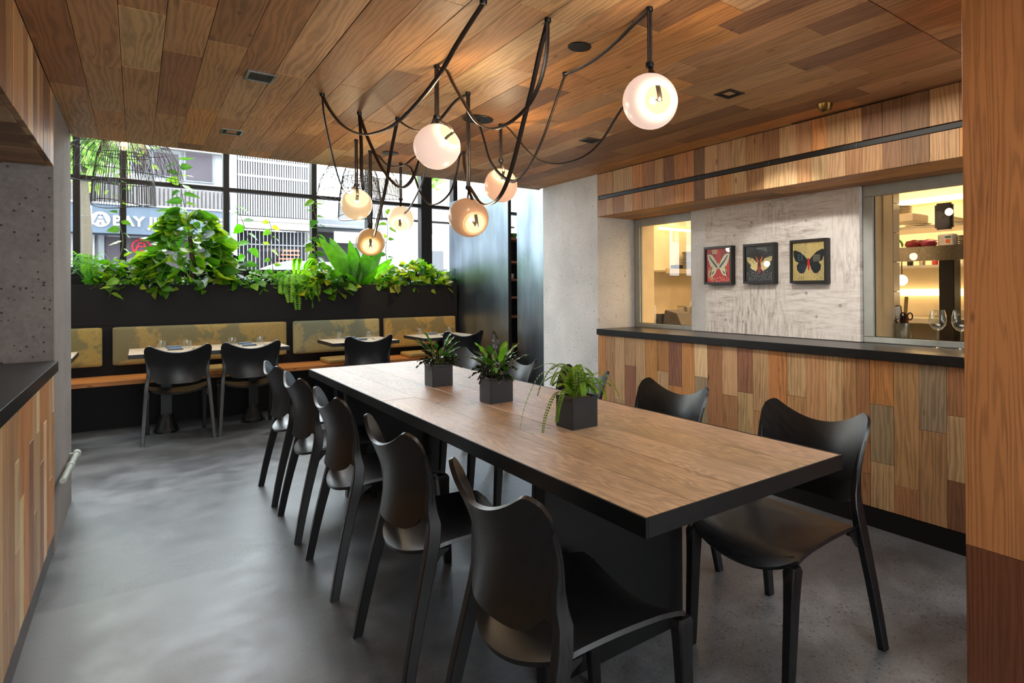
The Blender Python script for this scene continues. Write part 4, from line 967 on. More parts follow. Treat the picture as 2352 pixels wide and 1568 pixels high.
# ================================================================== STEEL SCREEN PANELS AND RACK
def slab_thing(name, mat, bb, lab, cat_, bevel=.001):
    o = box(name, mat, bb, bevel=bevel); return tag(o, lab, cat_)
sp1 = slab_thing('steel_screen', M['patina'], (3.40, 3.425, 6.37, 8.10, 0, 2.508), 'wide blackened steel screen panel reflecting the window, right of the trough', 'screen')
box('edge_trim', M['bronze'], (3.394, 3.43, 6.355, 6.369, 0, 2.508), sp1)
sp2 = slab_thing('steel_screen', M['patina'], (3.40, 3.425, 5.30, 6.165, 0, 3.0), 'narrower blackened steel panel next to the concrete column', 'screen')
rk = empty('wall_rack', 'dark rack with reddish wooden shelves seen in the gap between the steel panels', 'shelf', (4.0, 7.4, 0))
rel(box('back_panel', M['blackm'], (3.55, 4.45, 7.60, 7.62, 0, 1.99)), rk)
for z_ in (.5, .9, 1.16, 1.40, 1.64, 1.955):
    s_ = box('shelf', M['wood'], (3.55, 4.45, 7.25, 7.598, z_, z_+.028)); s_.color = jit('#a2603e'); rel(s_, rk)
for x_ in (3.55, 4.42): rel(box('upright', M['blackm'], (x_-.0, x_+.03, 7.22, 7.249, 0, 2.0)), rk)
for x_, z_, c_ in ((3.93, 1.983, 'red'), (4.02, 1.983, 'green'), (3.97, 1.428, 'china')):
    o = MB().lathe([(.001, 0), (.03, 0), (.045, .03), (.048, .07), (.044, .07), (.03, .02), (.001, .01)], 16, caps=False).obj('bowl', M[c_], loc=(x_, 7.38, z_), smooth=True)
    tag(o, {'red': 'small red bowl on the top shelf of the dark rack', 'green': 'small green bowl on the top shelf of the dark rack', 'china': 'pale bowl on a lower shelf of the dark rack'}[c_], 'bowl')
# ================================================================== PIPE ON THE PILLAR
r = empty('pillar_pipe', 'short white-painted pipe rail low on the left concrete pillar', 'pipe', (-.285, 4.5, .33))
pa, pb = Vector((-.285, 4.06, .345)), Vector((-.285, 4.93, .300))
rel(MB().tube([pa, (pa+pb)/2, pb], .014, 12).obj('pipe', M['wpaint'], smooth=True), r)
rel(MB().tube([pb-Vector((0,.03,0)), pb+Vector((0,.02,0))], .021, 12).obj('end_cap', M['wpaint'], smooth=True), r)
rel(MB().tube([(pa+pb)/2-Vector((0,.02,0)), (pa+pb)/2+Vector((0,.02,0))], .019, 12).obj('coupling', M['wpaint'], smooth=True), r)
rel(box('bracket', M['wpaint'], (-.3135, -.285, 4.88, 4.91, .29, .312)), r)
# ================================================================== BUTTERFLY PICTURES
def poly(pts, z, mb=None, t=.0006):
    """flat outline (y to the viewer's right, z up) printed just off the backing board"""
    mb = mb or MB(); n = len(pts)
    cx = sum(p[0] for p in pts)/n; cy = sum(p[1] for p in pts)/n
    mb.add([(z, cx, cy)]+[(z, a, b) for a, b in pts], [(0, 1+i, 1+(i+1) % n) for i in range(n)]); return mb
def flat(name, hexc, rough=.5):
    return plain(name, hexc, rough, 0, .4, 40, .05, 0)
INK = {k: flat('ink_'+k, v) for k, v in dict(cream='#efe6c0', red='#d1241c', blue='#24506e', black='#10161a', sand='#cdb87a', orange='#e0662a', yellow='#e6d79a', teal='#1f6a70', navy='#141c26', dred='#9c2420', white='#e8e4d4', grey='#5a5a56').items()}
def wing(pts, s): return [(s*a, b) for a, b in pts]
def picture(yc, hw_, hh, lab, kind):
    r = empty('framed_picture', lab, 'picture', (3.40, yc, 1.447), group='butterfly pictures in black box frames'); d = .048; f = .017
    for bb in ((-d, -.001, -hw_, hw_, hh-f, hh), (-d, -.001, -hw_, hw_, -hh, -hh+f), (-d, -.001, -hw_, -hw_+f, -hh+f, hh-f), (-d, -.001, hw_-f, hw_, -hh+f, hh-f)):
        box('frame', M['leather'], bb, r, .001)
    bg = {'red': 'red', 'black': 'navy', 'sand': 'sand'}[kind]
    a = hw_-f; b = hh-f
    art = MB().box(-.034, -.004, -a, a, -b, b).obj('artwork', INK[bg], r)
    # viewer looks along +x with +y to the left: the outlines are mirrored on y
    P_ = lambda pts, c, z=-.0346: poly([(-u*a, v*b) for u, v in pts], z).obj('print', INK[c], art)
    rnd = random.Random(hash(kind) % 97 if False else len(kind)*7)
    def dots(x0, x1, y0, y1, nx, ny, s, c, z=-.0343, jitr=0):
        mb = MB()
        for i in range(nx):
            for j in range(ny):
                u = x0+(x1-x0)*i/max(1, nx-1)+rnd.uniform(-jitr, jitr); v = y0+(y1-y0)*j/max(1, ny-1)+rnd.uniform(-jitr, jitr)
                if abs(u) < .97 and abs(v) < .97: poly([(-(u+s*math.cos(q))*a, (v+s*math.sin(q))*b) for q in (0, 1.05, 2.1, 3.14, 4.2, 5.25)], z, mb)
        mb.obj('print', INK[c], art, kind='stuff')
    if kind == 'red':
        for u0, v0, w_, h_, c in ((-.9, -.9, .5, .8, 'orange'), (.2, .3, .7, .6, 'dred'), (-.9, .5, .6, .4, 'dred')): P_([(u0, v0), (u0+w_, v0), (u0+w_, v0+h_), (u0, v0+h_)], c, -.0341)
        dots(-.85, -.5, -.7, -.3, 6, 7, .03, 'yellow'); dots(-.5, -.1, .72, .92, 7, 4, .03, 'yellow'); dots(-.6, .9, -.9, -.75, 12, 2, .03, 'cream', jitr=.06)
        for s in (-1, 1):
            P_(wing([(.03, .0), (.22, .30), (.50, .62), (.78, .70), (.92, .66), (.88, .42), (.78, .18), (.66, -.02), (.5, -.12), (.70, -.30), (.62, -.55), (.78, -.74), (.62, -.64), (.46, -.62), (.30, -.52), (.12, -.24), (.04, -.14)], s), 'cream', -.0347)
            P_(wing([(.08, -.06), (.26, .12), (.5, .34), (.72, .58), (.80, .62), (.70, .42), (.48, .16), (.24, -.08), (.10, -.18)], s), 'blue', -.0350)
            P_(wing([(.34, -.30), (.46, -.38), (.56, -.50), (.50, -.54), (.40, -.46)], s), 'blue', -.0350)
        P_([(-.04, .16), (.04, .16), (.05, -.14), (0, -.22), (-.05, -.14)], 'cream', -.0352)
    elif kind == 'black':
        P_([(-.35, .9), (.5, .9), (.6, .6), (.3, .75), (-.1, .8)], 'grey', -.0341)
        dots(-.9, .9, -.9, -.5, 16, 6, .014, 'white', jitr=.07); dots(-.9, .9, .2, .9, 12, 6, .012, 'grey', jitr=.1)
        for s in (-1, 1):
            P_(wing([(.04, .02), (.22, .10), (.45, .30), (.7, .36), (.92, .38), (.9, .16), (.74, .02), (.6, -.06), (.66, -.22), (.5, -.34), (.38, -.36), (.26, -.44), (.12, -.28), (.05, -.14)], s), 'yellow', -.0347)
            dots(*(sorted((s*.3, s*.85))), .06, .32, 7, 4, .026, 'navy', -.0350, .035)
            P_(wing([(.02, .10), (.10, .22), (.24, .46), (.22, .24), (.10, .06)], s), 'orange', -.0352)
        P_([(-.10, .08), (.10, .08), (.14, -.14), (.12, -.44), (0, -.62), (-.12, -.44), (-.14, -.14)], 'dred', -.0354); P_([(-.07, .10), (.07, .10), (.08, -.10), (0, -.2), (-.08, -.10)], 'black', -.0357)
    else:
        dots(-.9, .9, -.95, -.6, 22, 4, .016, 'grey', jitr=.05); dots(-.9, -.1, .35, .95, 12, 8, .016, 'blue', jitr=.07); dots(.5, .95, -.9, .2, 7, 12, .02, 'teal', jitr=.07); dots(.2, .9, .4, .95, 10, 6, .012, 'dred', jitr=.07)
        for u0 in (-.62, -.48, -.34): P_([(u0, -.95), (u0+.03, -.95), (u0+.02, -.74), (u0+.01, -.74)], 'navy', -.0345)
        for s in (-1, 1):
            P_(wing([(.05, .08), (.25, .28), (.5, .48), (.82, .60), (.97, .58), (.95, .30), (.82, .02), (.62, -.06), (.76, -.22), (.72, -.46), (.54, -.62), (.32, -.62), (.16, -.40), (.06, -.14)], s), 'navy', -.0347)
        dots(-.62, -.42, .10, .34, 2, 3, .05, 'teal', -.0350); dots(.3, .68, .0, .3, 7, 6, .014, 'cream', -.0350, .01); dots(-.55, -.2, -.5, -.2, 4, 4, .03, 'blue', -.0349, .05)
        P_([(-.05, .16), (.05, .16), (.07, -.10), (.04, -.46), (-.04, -.46), (-.07, -.10)], 'red', -.0352)
    box('picture_glass', M['pane'], (-.041, -.0395, -a, a, -b, b), r)
picture(3.037, .137, .142, 'red framed picture with a cream butterfly, leftmost of three', 'red')
picture(2.657, .136, .140, 'black framed picture with a yellow and red moth, middle of three', 'black')
picture(2.260, .137, .142, 'sand-coloured framed picture with a dark butterfly, rightmost of three', 'sand')
# ================================================================== WINE GLASSES ON THE COUNTER
def wine_glass(x, y, lab):
    r = empty('wine_glass', lab, 'glass', (x, y, .9415), group='wine glasses on the counter')
    MB().lathe([(.036, 0), (.036, .0015), (.012, .004), (.0035, .012), (.003, .085), (.005, .095), (.022, .104), (.038, .122), (.045, .146), (.043, .175), (.034, .208), (.0335, .208), (.042, .175), (.0438, .146), (.037, .123), (.021, .106), (.001, .098)], 28, caps=False).obj('glass_body', M['glass'], r, smooth=True)
wine_glass(3.372, 1.458, 'wine glass on the counter, left of the pair before the lit window')
wine_glass(3.385, 1.345, 'wine glass on the counter nearest the timber post')
# ================================================================== KITCHEN BEHIND THE INNER WINDOWS
M['ksteel'] = plain('satin_stainless', '#b9b4a8', .32, 1, .5, 8, .08, .02)
M['tile'] = plain('glazed_white_tile', '#d8cdb4', .18, 0, .6, 5, .05, .02)
M['strip'] = glow('lit_strip', '#ffd694', 2.4)
box('floor', M['slab'], (5.6, 5.7, 0, 5, -.1, 0), kind=S)
box('wall_kitchen', M['kwall'], (3.66, 5.5, 4.9, 4.98, 0, 2.6), kind=S)
box('wall_kitchen', M['kwall'], (5.42, 5.5, .3, 4.899, 0, 2.6), kind=S)
box('wall_kitchen', M['kwall'], (3.46, 5.5, .22, .298, 0, 2.6), kind=S)
box('ceiling', M['kwall'], (3.722, 5.5, .3, 4.899, 2.42, 2.5), kind=S)
tl = box('wall_kitchen', M['slab'], (3.662, 3.86, 1.925, 1.965, .0, 2.2), kind=S)
for k in range(10):
    MB().box(3.78, 3.862, 1.906, 1.924, .30+.19*k, .486+.19*k).obj('tile', M['tile'], tl, bevel=.002)
box('plaster_strip', M['kwall'], (3.662, 3.778, 1.91, 1.924, .3, 2.2), tl)
# worktop seen through the far window
o = box('kitchen_worktop', M['ksteel'], (3.67, 4.55, .35, 4.85, .84, .88), bevel=.003); tag(o, 'stainless steel kitchen worktop just inside the inner windows', 'worktop')
sh = empty('kitchen_shelf', 'steel wall shelf with grey tubs behind the far inner window', 'shelf', (4.7, 4.75, 1.47))
rel(box('shelf_board', M['ksteel'], (4.30, 5.40, 4.62, 4.898, 1.455, 1.475)), sh); rel(box('lip', M['ksteel'], (4.30, 5.40, 4.60, 4.619, 1.44, 1.49)), sh); rel(box('wall_standard', M['ksteel'], (4.30, 4.36, 4.885, 4.899, .9, 2.1)), sh)
def tub(x, y, z, r_, h, lab):
    o = MB().lathe([(.001, 0), (r_*.92, 0), (r_, h*.85), (r_*1.06, h*.87), (r_*1.06, h), (.001, h)], 24, caps=False).obj('storage_tub', M['grey'], loc=(x, y, z), smooth=True); tag(o, lab, 'tub', 'grey tubs on the kitchen shelf')
tub(4.83, 4.74, 1.476, .115, .11, 'grey round tub on the kitchen shelf, bottom of its stack'); tub(4.83, 4.74, 1.587, .115, .10, 'grey round tub on the kitchen shelf, top of its stack')
o = box('small_box', M['bronze'], (4.52, 4.62, 4.68, 4.78, 1.476, 1.535), bevel=.003); tag(o, 'small dark box at the left end of the kitchen shelf', 'box')
pt = empty('steel_pot', 'steel pot with a white ladle handle behind the far inner window', 'pot', (4.30, 4.31, .881))
MB().lathe([(.001, 0), (.09, 0), (.095, .01), (.095, .215), (.102, .222), (.09, .222), (.088, .012), (.001, .010)], 24, caps=False).obj('pot_body', M['ksteel'], pt, smooth=True)
MB().tube([(-.02, .0, .02), (.04, -.07, .40)], .006, 8).obj('ladle_handle', M['white'], pt)
pr_ = empty('receipt_printer', 'grey-brown receipt printer low in the far inner window', 'printer', (3.88, 4.03, .881))
MB().add([(-.09,-.19,0),(.09,-.19,0),(.09,.10,0),(-.09,.10,0),(-.09,-.10,.17),(.09,-.10,.17),(.09,.06,.20),(-.09,.06,.20)], [(0,3,2,1),(4,5,6,7),(0,1,5,4),(1,2,6,5),(2,3,7,6),(3,0,4,7)]).obj('printer_body', plain('taupe_plastic', '#57504a', .5), pr_, bevel=.006)
box('printer_front', M['dgrey'], (-.092, .092, .101, .18, .0, .16), pr_, .004)
o = box('product_packet', M['white'], (3.72, 3.78, 4.19, 4.27, .881, 1.12), bevel=.004); tag(o, 'small white packet with red spots beside the printer', 'packet')
for dz, c in ((.07, 'red'), (.03, 'orange')): MB().lathe([(.0165, 0), (.0165, .001), (.001, .001)], 14, Matrix.Translation((3.7195, 4.23, .881+dz*2.2)) @ Matrix.Rotation(-PI/2, 4, 'Y'), caps=False).obj('print', INK[c], o)
# pass shelf and contents behind the near window
ps = empty('pass_shelf', 'deep steel pass shelf across the near inner window', 'shelf', (4.2, 1.3, 1.5))
rel(box('shelf_face', plain('dark_stainless', '#7d776a', .3, 1), (4.17, 4.19, .4, 2.30, 1.455, 1.553)), ps); rel(box('shelf_board', M['ksteel'], (4.191, 4.62, .4, 2.30, 1.535, 1.553)), ps)
us = box('upper_shelf', M['ksteel'], (4.40, 4.80, .4, 2.45, 1.70, 1.72)); tag(us, 'upper steel shelf stacked with plates in the kitchen', 'shelf')
hb = box('heat_lamp_housing', M['kwall'], (4.17, 4.40, 1.96, 2.32, 1.735, 1.79), bevel=.004); tag(hb, 'cream boxed housing under the white plates', 'box')
def plates(x, y, z, n, r_, lab, mat='china', grp='stacked plates in the kitchen', dz=.011):
    for k in range(n):
        o = MB().lathe([(.001, 0), (r_*.55, 0), (r_, dz*.85), (r_, dz*.98), (r_*.5, dz*.35), (.001, dz*.35)], 28, caps=False).obj('plate', M[mat], loc=(x, y, z+dz*k), smooth=True)
        tag(o, ['bottom', 'second', 'third', 'fourth', 'fifth'][k]+' plate up in the '+lab if k < n-1 else 'topmost plate of the '+lab, 'plate', lab)
plates(4.29, 2.13, 1.791, 6, .10, 'white stack on the cream housing', grp='')
plates(4.60, 2.13, 1.721, 3, .10, 'stack at the left of the upper kitchen shelf', grp=''); plates(4.58, 1.80, 1.721, 3, .12, 'stack in the middle of the upper kitchen shelf', grp='')
plates(4.42, 2.02, 1.554, 4, .105, 'rimmed stack at the left of the pass shelf', grp='', dz=.014); plates(4.40, 1.66, 1.554, 5, .11, 'rimmed stack at the right of the pass shelf', grp='', dz=.014)
dr = box('towel_dispenser', M['dgrey'], (4.12, 4.16, 1.685, 1.80, 1.655, 1.83), bevel=.012); tag(dr, 'tall dark grey dispenser hung high in the near inner window', 'dispenser')
rc_ = box('dispenser_bracket', M['ksteel'], (4.161, 4.39, 1.70, 1.78, 1.722, 1.74), dr)
cb = box('carton', M['white'], (4.26, 4.34, 1.735, 1.84, 1.554, 1.635), bevel=.006); tag(cb, 'small white carton with a green label on the pass shelf', 'carton')
box('label', INK['teal'], (4.259, 4.2595, 1.752, 1.79, 1.608, 1.620), cb); box('label', INK['orange'], (4.259, 4.2595, 1.757, 1.785, 1.574, 1.598), cb)
def bag(x, y, lab, mat, s=1):
    bm = bmesh.new(); bmesh.ops.create_icosphere(bm, subdivisions=3, radius=.05*s)
    for v in bm.verts:
        n_ = noise.noise(v.co*40); v.co *= 1+.16*n_; v.co.z = max(v.co.z*.75, -.025*s); v.co.y *= 1.3
    o = bm_obj('net_bag', bm, mat, (x, y, 1.554+.026*s)); tag(o, lab, 'bag')
bag(4.25, 2.0, 'bright red net bag on the pass shelf', M['red'], .85); bag(4.25, 1.895, 'crimson net bag beside the white carton', plain('crimson_net', '#8a1a3a', .5), .85)
gp = put_leaf(LO, 'pepper_leaf', None, Vector((4.20, 2.055, 1.556)), (0, .2, 1), .75, 0, srgb('#4f9a20')); tag(gp, 'green leaf standing beside the red net bag', 'leaf')
hp = empty('globe_reflection', 'small glowing ball imitating a pendant reflected in the near inner window', 'reflection', (4.6, 2.255, 1.33))  # stands in for a pendant's reflection in the pane, not a kitchen lamp
g_ = MB().lathe([(.001, -.043), (.022, -.037), (.038, -.02), (.043, 0), (.038, .02), (.022, .037), (.001, .043)], 24, caps=False).obj('globe', glow('globe_reflection_glow', '#fff0cc', 2.2), hp, smooth=True); MB().tube([(0, 0, .043), (0, 0, .2)], .004, 6).obj('stalk', M['bronze'], hp)
kc = box('kitchen_column', M['bronze'], (4.72, 4.84, 1.99, 2.10, 0, 1.53), bevel=.004); tag(kc, 'dark steel column standing in the kitchen', 'column')
kc.location = (0, -.07, 0)
ls = box('strip_light', M['strip'], (5.36, 5.41, .5, 4.0, 1.20, 1.26)); tag(ls, 'bright strip light low on the kitchen back wall', 'light')
ls = box('strip_light', M['strip'], (5.36, 5.41, .5, 4.0, 2.02, 2.06)); tag(ls, 'bright strip light high on the kitchen back wall', 'light')
ls = box('strip_light', M['strip'], (4.45, 5.35, 4.86, 4.895, 1.93, 1.955)); tag(ls, 'bright strip light on the end wall seen in the far inner window', 'light')
wt = box('back_worktop', M['ksteel'], (4.95, 5.41, .5, 4.4, .98, 1.02), bevel=.003); tag(wt, 'steel worktop along the kitchen back wall', 'worktop')
ks = box('spice_shelf', M['ksteel'], (5.10, 5.41, .5, 4.0, 1.44, 1.46)); tag(ks, 'narrow shelf of small jars on the kitchen back wall', 'shelf')
for k in range(9):
    o = MB().lathe([(.001, 0), (.024, 0), (.026, .05), (.02, .062), (.001, .062)], 12, caps=False).obj('jar', M[['bronze', 'china', 'green', 'red', 'ksteel'][k % 5]], loc=(5.2, 1.95+.105*k, 1.461), smooth=True)
    tag(o, ['first', 'second', 'third', 'fourth', 'fifth', 'sixth', 'seventh', 'eighth', 'ninth'][8-k]+' small jar from the left on the kitchen back shelf', 'jar', 'small jars on the kitchen back shelf')
# utensil bin on the inner ledge
ub = empty('utensil_bin', 'steel utensil bin with scissors and spatulas inside the near inner window', 'utensil bin', (3.80, 1.86, .881))
MB().lathe([(.001, .0), (.048, 0), (.05, .004), (.052, .165), (.050, .165), (.048, .006), (.001, .006)], 24, caps=False).obj('bin', M['steel'], ub, smooth=True)
def utensil(name, lab, pts, rad, mat, cat_, extra=None):
    r = empty(name, lab, cat_, (3.80, 1.86, .885)); MB().tube(pts, rad, 8).obj('handle', mat, r, smooth=True)
    if extra: extra(r)
    return r
utensil('knife', 'knife with a brown wooden handle leaning left in the utensil bin', [(0, .01, .01), (0, .035, .15), (0, .075, .225)], [.004, .008, .010], M['stem'], 'knife')
utensil('black_knife', 'black-handled knife left in the utensil bin', [(-.02, 0, .01), (-.02, 0, .15), (-.02, -.002, .205)], [.004, .009, .010], M['black'], 'knife')
utensil('black_knife', 'black-handled knife right in the utensil bin', [(-.02, -.02, .01), (-.02, -.018, .15), (-.02, -.022, .21)], [.004, .009, .010], M['black'], 'knife')
def head(r): MB().box(-.006, .006, -.024, .024, .185, .275).obj('blade', M['napkin' if False else 'white'], r, bevel=.008)
sp_ = utensil('spatula', 'white patterned spatula standing in the utensil bin', [(0, .0, .01), (0, .0, .19)], .005, M['white'], 'spatula', head); sp_.rotation_euler = (-.12, 0, 0)
def head2(r): MB().box(-.004, .004, -.012, .012, .20, .33).obj('blade', M['pad'], r, bevel=.003)
sp_ = utensil('wooden_spoon', 'tan speckled stirring stick, tallest in the utensil bin', [(0, -.02, .01), (0, -.0, .21)], .005, M['pad'], 'spoon', head2); sp_.rotation_euler = (.08, 0, 0)
sc_ = empty('scissors', 'black-looped scissors with a red inner grip in the utensil bin', 'scissors', (3.79, 1.83, .885))
for s in (-1, 1): MB().tube([(0, s*.022+.016*math.cos(2*PI*k/14), .205+.022*math.sin(2*PI*k/14)) for k in range(15)], .0045, 6).obj('loop', M['black'], sc_, smooth=True)
MB().tube([(0, 0, .02), (0, -.004, .15), (0, -.006, .20)], [.003, .007, .009], 8).obj('grip', M['red'], sc_, smooth=True)
# ================================================================== THE STREET
def dull(n, h, **k): return plain(n, h, .8, 0, .2, k.get('s', 3), k.get('v', .06), 0)
D = dict(sign=dull('sign_band', '#48525e'), white=dull('street_white', '#8d8e90'), slat=dull('weathered_cladding', '#5c5756', s=12), dark=dull('garage_dark', '#1f2024'), shop=dull('shopfront_dark', '#3c373c'), grey=dull('street_grey', '#66696d'),
         beige=dull('beige_render', '#837b72'), road=dull('asphalt', '#55565a'), tile=dull('roof_tile', '#7d7370', s=20), red=dull('sign_red', '#a02028'), cream=dull('sign_cream', '#b8a68e'), car=plain('white_car_paint', '#85888b', .25), glassd=plain('dark_car_glass', '#2a2d30', .15), band=dull('van_band', '#4e555e'), bar=dull('gate_bar', '#77797d'), redbrick=dull('red_awning', '#a8694e'))
box('ground', D['road'], (-8, 16, 8.6, 30, -.25, -.1), kind=S)
sw = box('pavement', D['grey'], (-8, 16, 8.43, 10.2, -.1, -.02), kind=S)
def text_mesh(s, size, depth, mat, parent, loc, name='lettering', weight=.012):
    cu = bpy.data.curves.new(name, 'FONT'); cu.body = s; cu.size = size; cu.extrude = depth; cu.offset = weight; cu.align_x = 'LEFT'
    to = bpy.data.objects.new(name, cu); COL.objects.link(to)
    me = bpy.data.meshes.new_from_object(to.evaluated_get(bpy.context.evaluated_depsgraph_get())); bpy.data.objects.remove(to)
    me.materials.clear(); me.materials.append(mat)
    o = link(name, me, parent); o.matrix_local = Matrix.Translation(loc) @ Matrix.Rotation(PI/2, 4, 'X'); return o
def emblem(parent, x, z, r_, y, disc_m, ink_m, ring=False):
    R90 = Matrix.Translation((x, y, z)) @ Matrix.Rotation(PI/2, 4, 'X')
    if ring: MB().lathe([(r_*.82, 0), (r_, 0), (r_, .012), (r_*.82, .012), (r_*.82, 0)], 36, R90, caps=False).obj('emblem', disc_m, parent)
    else: MB().lathe([(.001, 0), (r_, 0), (r_, .012), (.001, .012)], 36, R90, caps=False).obj('emblem', disc_m, parent)
    k = r_; a = MB(); yy = y-.016
    for s in (-1, 1): a.add([(x+s*k*u, yy, z+k*v) for u, v in ((.10, .62), (.26, .62), (.72, -.52), (.46, -.52))], [(0, 1, 2, 3)])
    for v0, v1, hw2 in ((.42, .62, .2), (-.05, .1, .28), (-.75, -.35, .10)): a.add([(x-k*hw2, yy, z+k*v0), (x+k*hw2, yy, z+k*v0), (x+k*hw2, yy, z+k*v1), (x-k*hw2, yy, z+k*v1)], [(0, 1, 2, 3)])
    a.obj('emblem_mark', ink_m, parent)
YF = 16.0
b1 = empty('shop_building', 'shop building across the street with a blue-grey sign band reading BAY JIN', 'building', (0, YF, 0))
def part(name, mat, bb, par): return rel(box(name, mat, bb), par)
part('wall', D['white'], (-4.5, 1.62, YF+.3, YF+3, 0, 4.75), b1)
part('sign_band', D['sign'], (-4.5, 1.60, YF-.25, YF+.299, 2.46, 3.03), b1); part('band_trim', D['white'], (-4.5, 1.60, YF-.28, YF+.299, 3.031, 3.07), b1)
sb = [c for c in b1.children if c.name.startswith('sign_band')][0]
cl = MB()
for k in range(84): cl.box(-4.5+.073*k, -4.5+.073*k+.045, YF+.05, YF+.09, 3.08, 3.50)
c_ = cl.obj('cladding_slats', D['slat'], kind='stuff'); rel(c_, b1); part('cladding_back', D['grey'], (-4.5, 1.62, YF+.10, YF+.14, 3.08, 3.50), b1)
part('shopfront', D['shop'], (-.50, 1.3, YF+.24, YF+.299, 0, 2.42), b1); part('shopfront_frame', D['grey'], (-.60, -.51, YF+.2, YF+.299, 0, 2.45), b1); part('shopfront_frame', D['white'], (-.72, -.66, YF+.2, YF+.299, 0, 2.45), b1); part('side_pane', D['grey'], (-.95, -.73, YF+.22, YF+.299, 0, 2.4), b1)
for wx0, wx1, wz0, wz1 in ((.25, .75, 3.75, 4.3), (.8, 1.35, 3.7, 4.5), (-.1, .18, 3.8, 4.4)):
    f_ = part('window', D['grey'], (wx0, wx1, YF+.24, YF+.299, wz0, wz1), b1)
    q_ = box('pane', D['shop'], (wx0+.04, wx1-.04, YF+.22, YF+.239, wz0+.04, wz1-.04), None); q_.parent = f_
part('cornice', D['white'], (-.2, 1.62, YF+.1, YF+.299, 4.35, 4.50), b1)
def on_sign(o): o.parent = sb; return o
tm = text_mesh('BAY JIN', .27, .012, dull('letter_white', '#e8e8e8'), None, (-.375, YF-.262, 2.625), weight=.008); on_sign(tm)


for (x_, dm, im) in ((-.554, D['cream'], D['sign']), (1.42, D['cream'], D['sign'])):
    before = set(bpy.data.objects); emblem(None, x_, 2.727, .15, YF-.252, dm, im)
    for o in set(bpy.data.objects)-before: on_sign(o)
before = set(bpy.data.objects); emblem(None, .077, 2.235, .165, YF+.235, D['red'], D['red'], True)
for o in set(bpy.data.objects)-before: rel(o, b1)
pole = MB().tube([(-.68, 15.0, -.1), (-.68, 15.0, 2.90)], .035, 10).obj('street_pole', D['white'], smooth=True); tag(pole, 'white street pole standing before the sign band', 'pole')
b2 = empty('garage_building', 'garage building with a white slatted screen above a barred dark entrance', 'building', (2.4, YF, 0))
part('screen_back', D['dark'], (1.67, 3.27, YF+.35, YF+.4, 3.0, 4.65), b2); part('side_wall', D['white'], (1.63, 1.76, YF+.05, YF+3, 0, 4.8), b2); part('wall_above', D['white'], (1.63, 3.27, YF+.1, YF+3, 4.65, 4.85), b2)
sl = MB()
for k in range(31): sl.box(1.78+.0485*k, 1.78+.0485*k+.027, YF+.02, YF+.06, 3.02, 4.64)
rel(sl.obj('screen_slats', D['white'], kind='stuff'), b2)
for z_ in (3.9, 4.25): part('screen_rail', D['white'], (1.77, 3.27, YF+.0, YF+.019, z_, z_+.05), b2)
part('beam', D['white'], (1.77, 3.27, YF, YF+.3, 2.90, 3.0), b2); part('lintel', D['beige'], (1.77, 3.27, YF+.02, YF+.3, 2.73, 2.899), b2)
part('entrance', D['dark'], (1.77, 3.27, YF+.6, YF+.65, 0, 2.73), b2)
gb = MB()
for k in range(19): gb.box(1.80+.079*k, 1.80+.079*k+.014, YF+.1, YF+.12, 0, 2.72)
gb.box(1.78, 3.27, YF+.1, YF+.125, 2.36, 2.38); rel(gb.obj('gate_bars', D['bar'], kind='stuff'), b2)
for k in range(6): part('stair_step', D['redbrick'], (2.5+.05*k, 3.1, YF+.5, YF+.59, 1.75+.1*k, 1.79+.1*k), b2)
b3 = empty('corner_building', 'pale building with grey awning and tiled roof behind the parked van', 'building', (6, 18, 0))
part('wall', D['white'], (3.3, 12, 18, 20, 0, 3.35), b3); part('upper_wall', D['beige'], (5.2, 12, 18.8, 20, 3.35, 4.7), b3)
rf = MB().add([(4.7,17.9,3.45),(12,17.9,3.45),(12,19.2,4.5),(5.3,19.2,4.5),(4.7,17.9,3.40),(12,17.9,3.40),(12,19.3,4.45),(5.3,19.3,4.45)], [(0,1,2,3),(4,7,6,5),(0,4,5,1),(1,5,6,2),(2,6,7,3),(3,7,4,0)]).obj('tiled_roof', D['tile']); rel(rf, b3)
rel(MB().add([(3.5,17.0,3.15),(5.2,17.0,3.15),(5.2,18.0,3.75),(3.5,18.0,3.75),(3.5,17.0,2.95),(5.2,17.0,2.95),(5.2,18.0,3.0),(3.5,18.0,3.0)], [(0,1,2,3),(4,7,6,5),(0,4,5,1),(1,5,6,2),(2,6,7,3),(3,7,4,0)]).obj('awning', D['grey']), b3)
part('pillar', D['beige'], (3.42, 3.62, 17.2, 17.5, 0, 4.6), b3); part('doorway', D['shop'], (3.8, 4.6, 17.95, 17.99, 0, 2.9), b3)
for z_ in (2.95, 3.12): part('rail', D['white'], (3.5, 6.3, 16.6, 16.64, z_, z_+.03), b3)
part('name_board', D['white'], (4.0, 5.4, 17.0, 17.05, 2.55, 2.85), b3)
def car(name, lab, x0, y0, L, prof, w_, mat):
    r = empty(name, lab, 'car', (x0, y0, -.1))
    mb = MB(); n = len(prof)
    mb.add([(u*L, 0, v) for u, v in prof]+[(u*L, w_, v) for u, v in prof], [tuple(range(n)), tuple(range(2*n-1, n-1, -1))]+[(i, n+i, n+(i+1) % n, (i+1) % n) for i in range(n)])
    mb.obj('body', mat, r, bevel=.03)
    return r
c1 = car('parked_car', 'white parked car whose roof shows low in the middle of the window',   .9, 11.4, 2.9, [(0, .45), (.02, 1.0), (.16, 1.12), (.30, 1.80), (.38, 1.90), (.72, 1.88), (.92, 1.25), (1, 1.1), (1, .45)], 1.7, D['car'])
MB().add([(.58,-.01,1.22),(2.6,-.01,1.22),(2.18,-.01,1.72),(1.0,-.01,1.74)], [(0,1,2,3)]).obj('side_window', D['glassd'], c1)
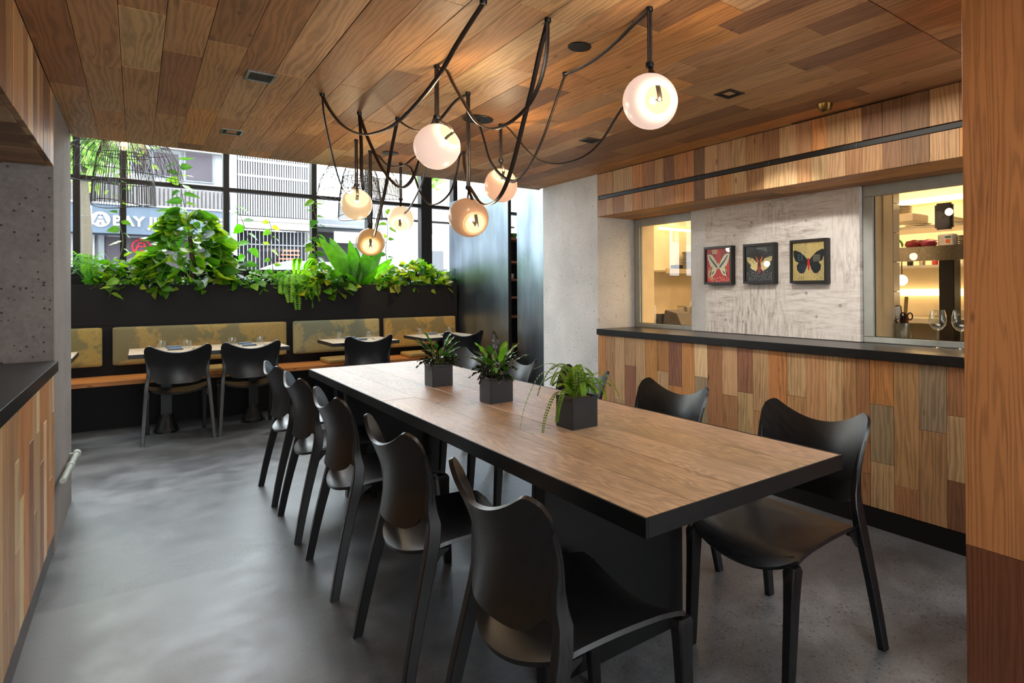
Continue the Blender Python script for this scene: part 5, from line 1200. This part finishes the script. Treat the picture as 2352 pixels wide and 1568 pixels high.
for wx in (.6, 2.45):
    MB().lathe([(.001, 0), (.33, 0), (.33, .2), (.001, .2)], 24, Matrix.Translation((wx, .18, .33)) @ Matrix.Rotation(PI/2, 4, 'X'), caps=False).obj('wheel', M['dgrey'], c1, smooth=True)
c2 = car('parked_van', 'white van with a grey stripe lettered F SOU, right of the window', 3.84, 12.2, 3.5, [(0, .4), (0, 1.45), (.10, 1.55), (.27, 2.50), (.33, 2.60), (1, 2.66), (1, .4)], 1.9, D['car'])
MB().add([(.42,-.01,1.60),(1.15,-.01,1.60),(1.15,-.01,2.2),(.88,-.01,2.2)], [(0,1,2,3)]).obj('side_window', D['glassd'], c2)
bd = MB().add([(1.3,-.012,2.56),(3.55,-.012,2.60),(3.55,-.012,2.25),(2.4,-.012,2.44)], [(0,1,2,3)]).obj('stripe', D['band'], c2)
text_mesh('F SOU', .16, .004, D['white'], c2, (1.60, -.02, 2.425), weight=.004)
for wx in (.7, 2.9):
    MB().lathe([(.001, 0), (.34, 0), (.34, .2), (.001, .2)], 24, Matrix.Translation((wx, .18, .34)) @ Matrix.Rotation(PI/2, 4, 'X'), caps=False).obj('wheel', M['dgrey'], c2, smooth=True)
def street_tree(x, y, z0, r_, n, lab, seed):
    rnd = random.Random(seed); t = empty('street_tree', lab, 'tree', (x, y, -.1))
    MB().tube([(0, 0, 0), (.05, 0, z0*.6), (0, 0, z0)], [.14, .11, .07], 10).obj('trunk', M['stem'], t, smooth=True)
    mb = MB()
    for i in range(n):
        a, b, c = rnd.gauss(0, .45), rnd.gauss(0, .45), rnd.gauss(0, .4); p = Vector((a, b, c))*r_+Vector((0, 0, z0+.2))
        d = Vector((rnd.uniform(-1,1), rnd.uniform(-1,1), rnd.uniform(-1,1))).normalized(); e_ = d.orthogonal()*.04; d *= .11
        mb.add([p-d, p+e_, p+d, p-e_], [(0,1,2,3)])
    o = mb.obj('crown', M['leaf'], t, kind='stuff'); o.color = srgb('#7fae4a')
street_tree(-.75, 14.0, 3.9, .75, 1500, 'light green street tree at the upper left of the window', 3)
street_tree(6.6, 17.3, 4.6, .45, 500, 'small patch of tree showing at the upper right of the window', 4)
# the prototypes were placed like every other copy; nothing else is left unplaced
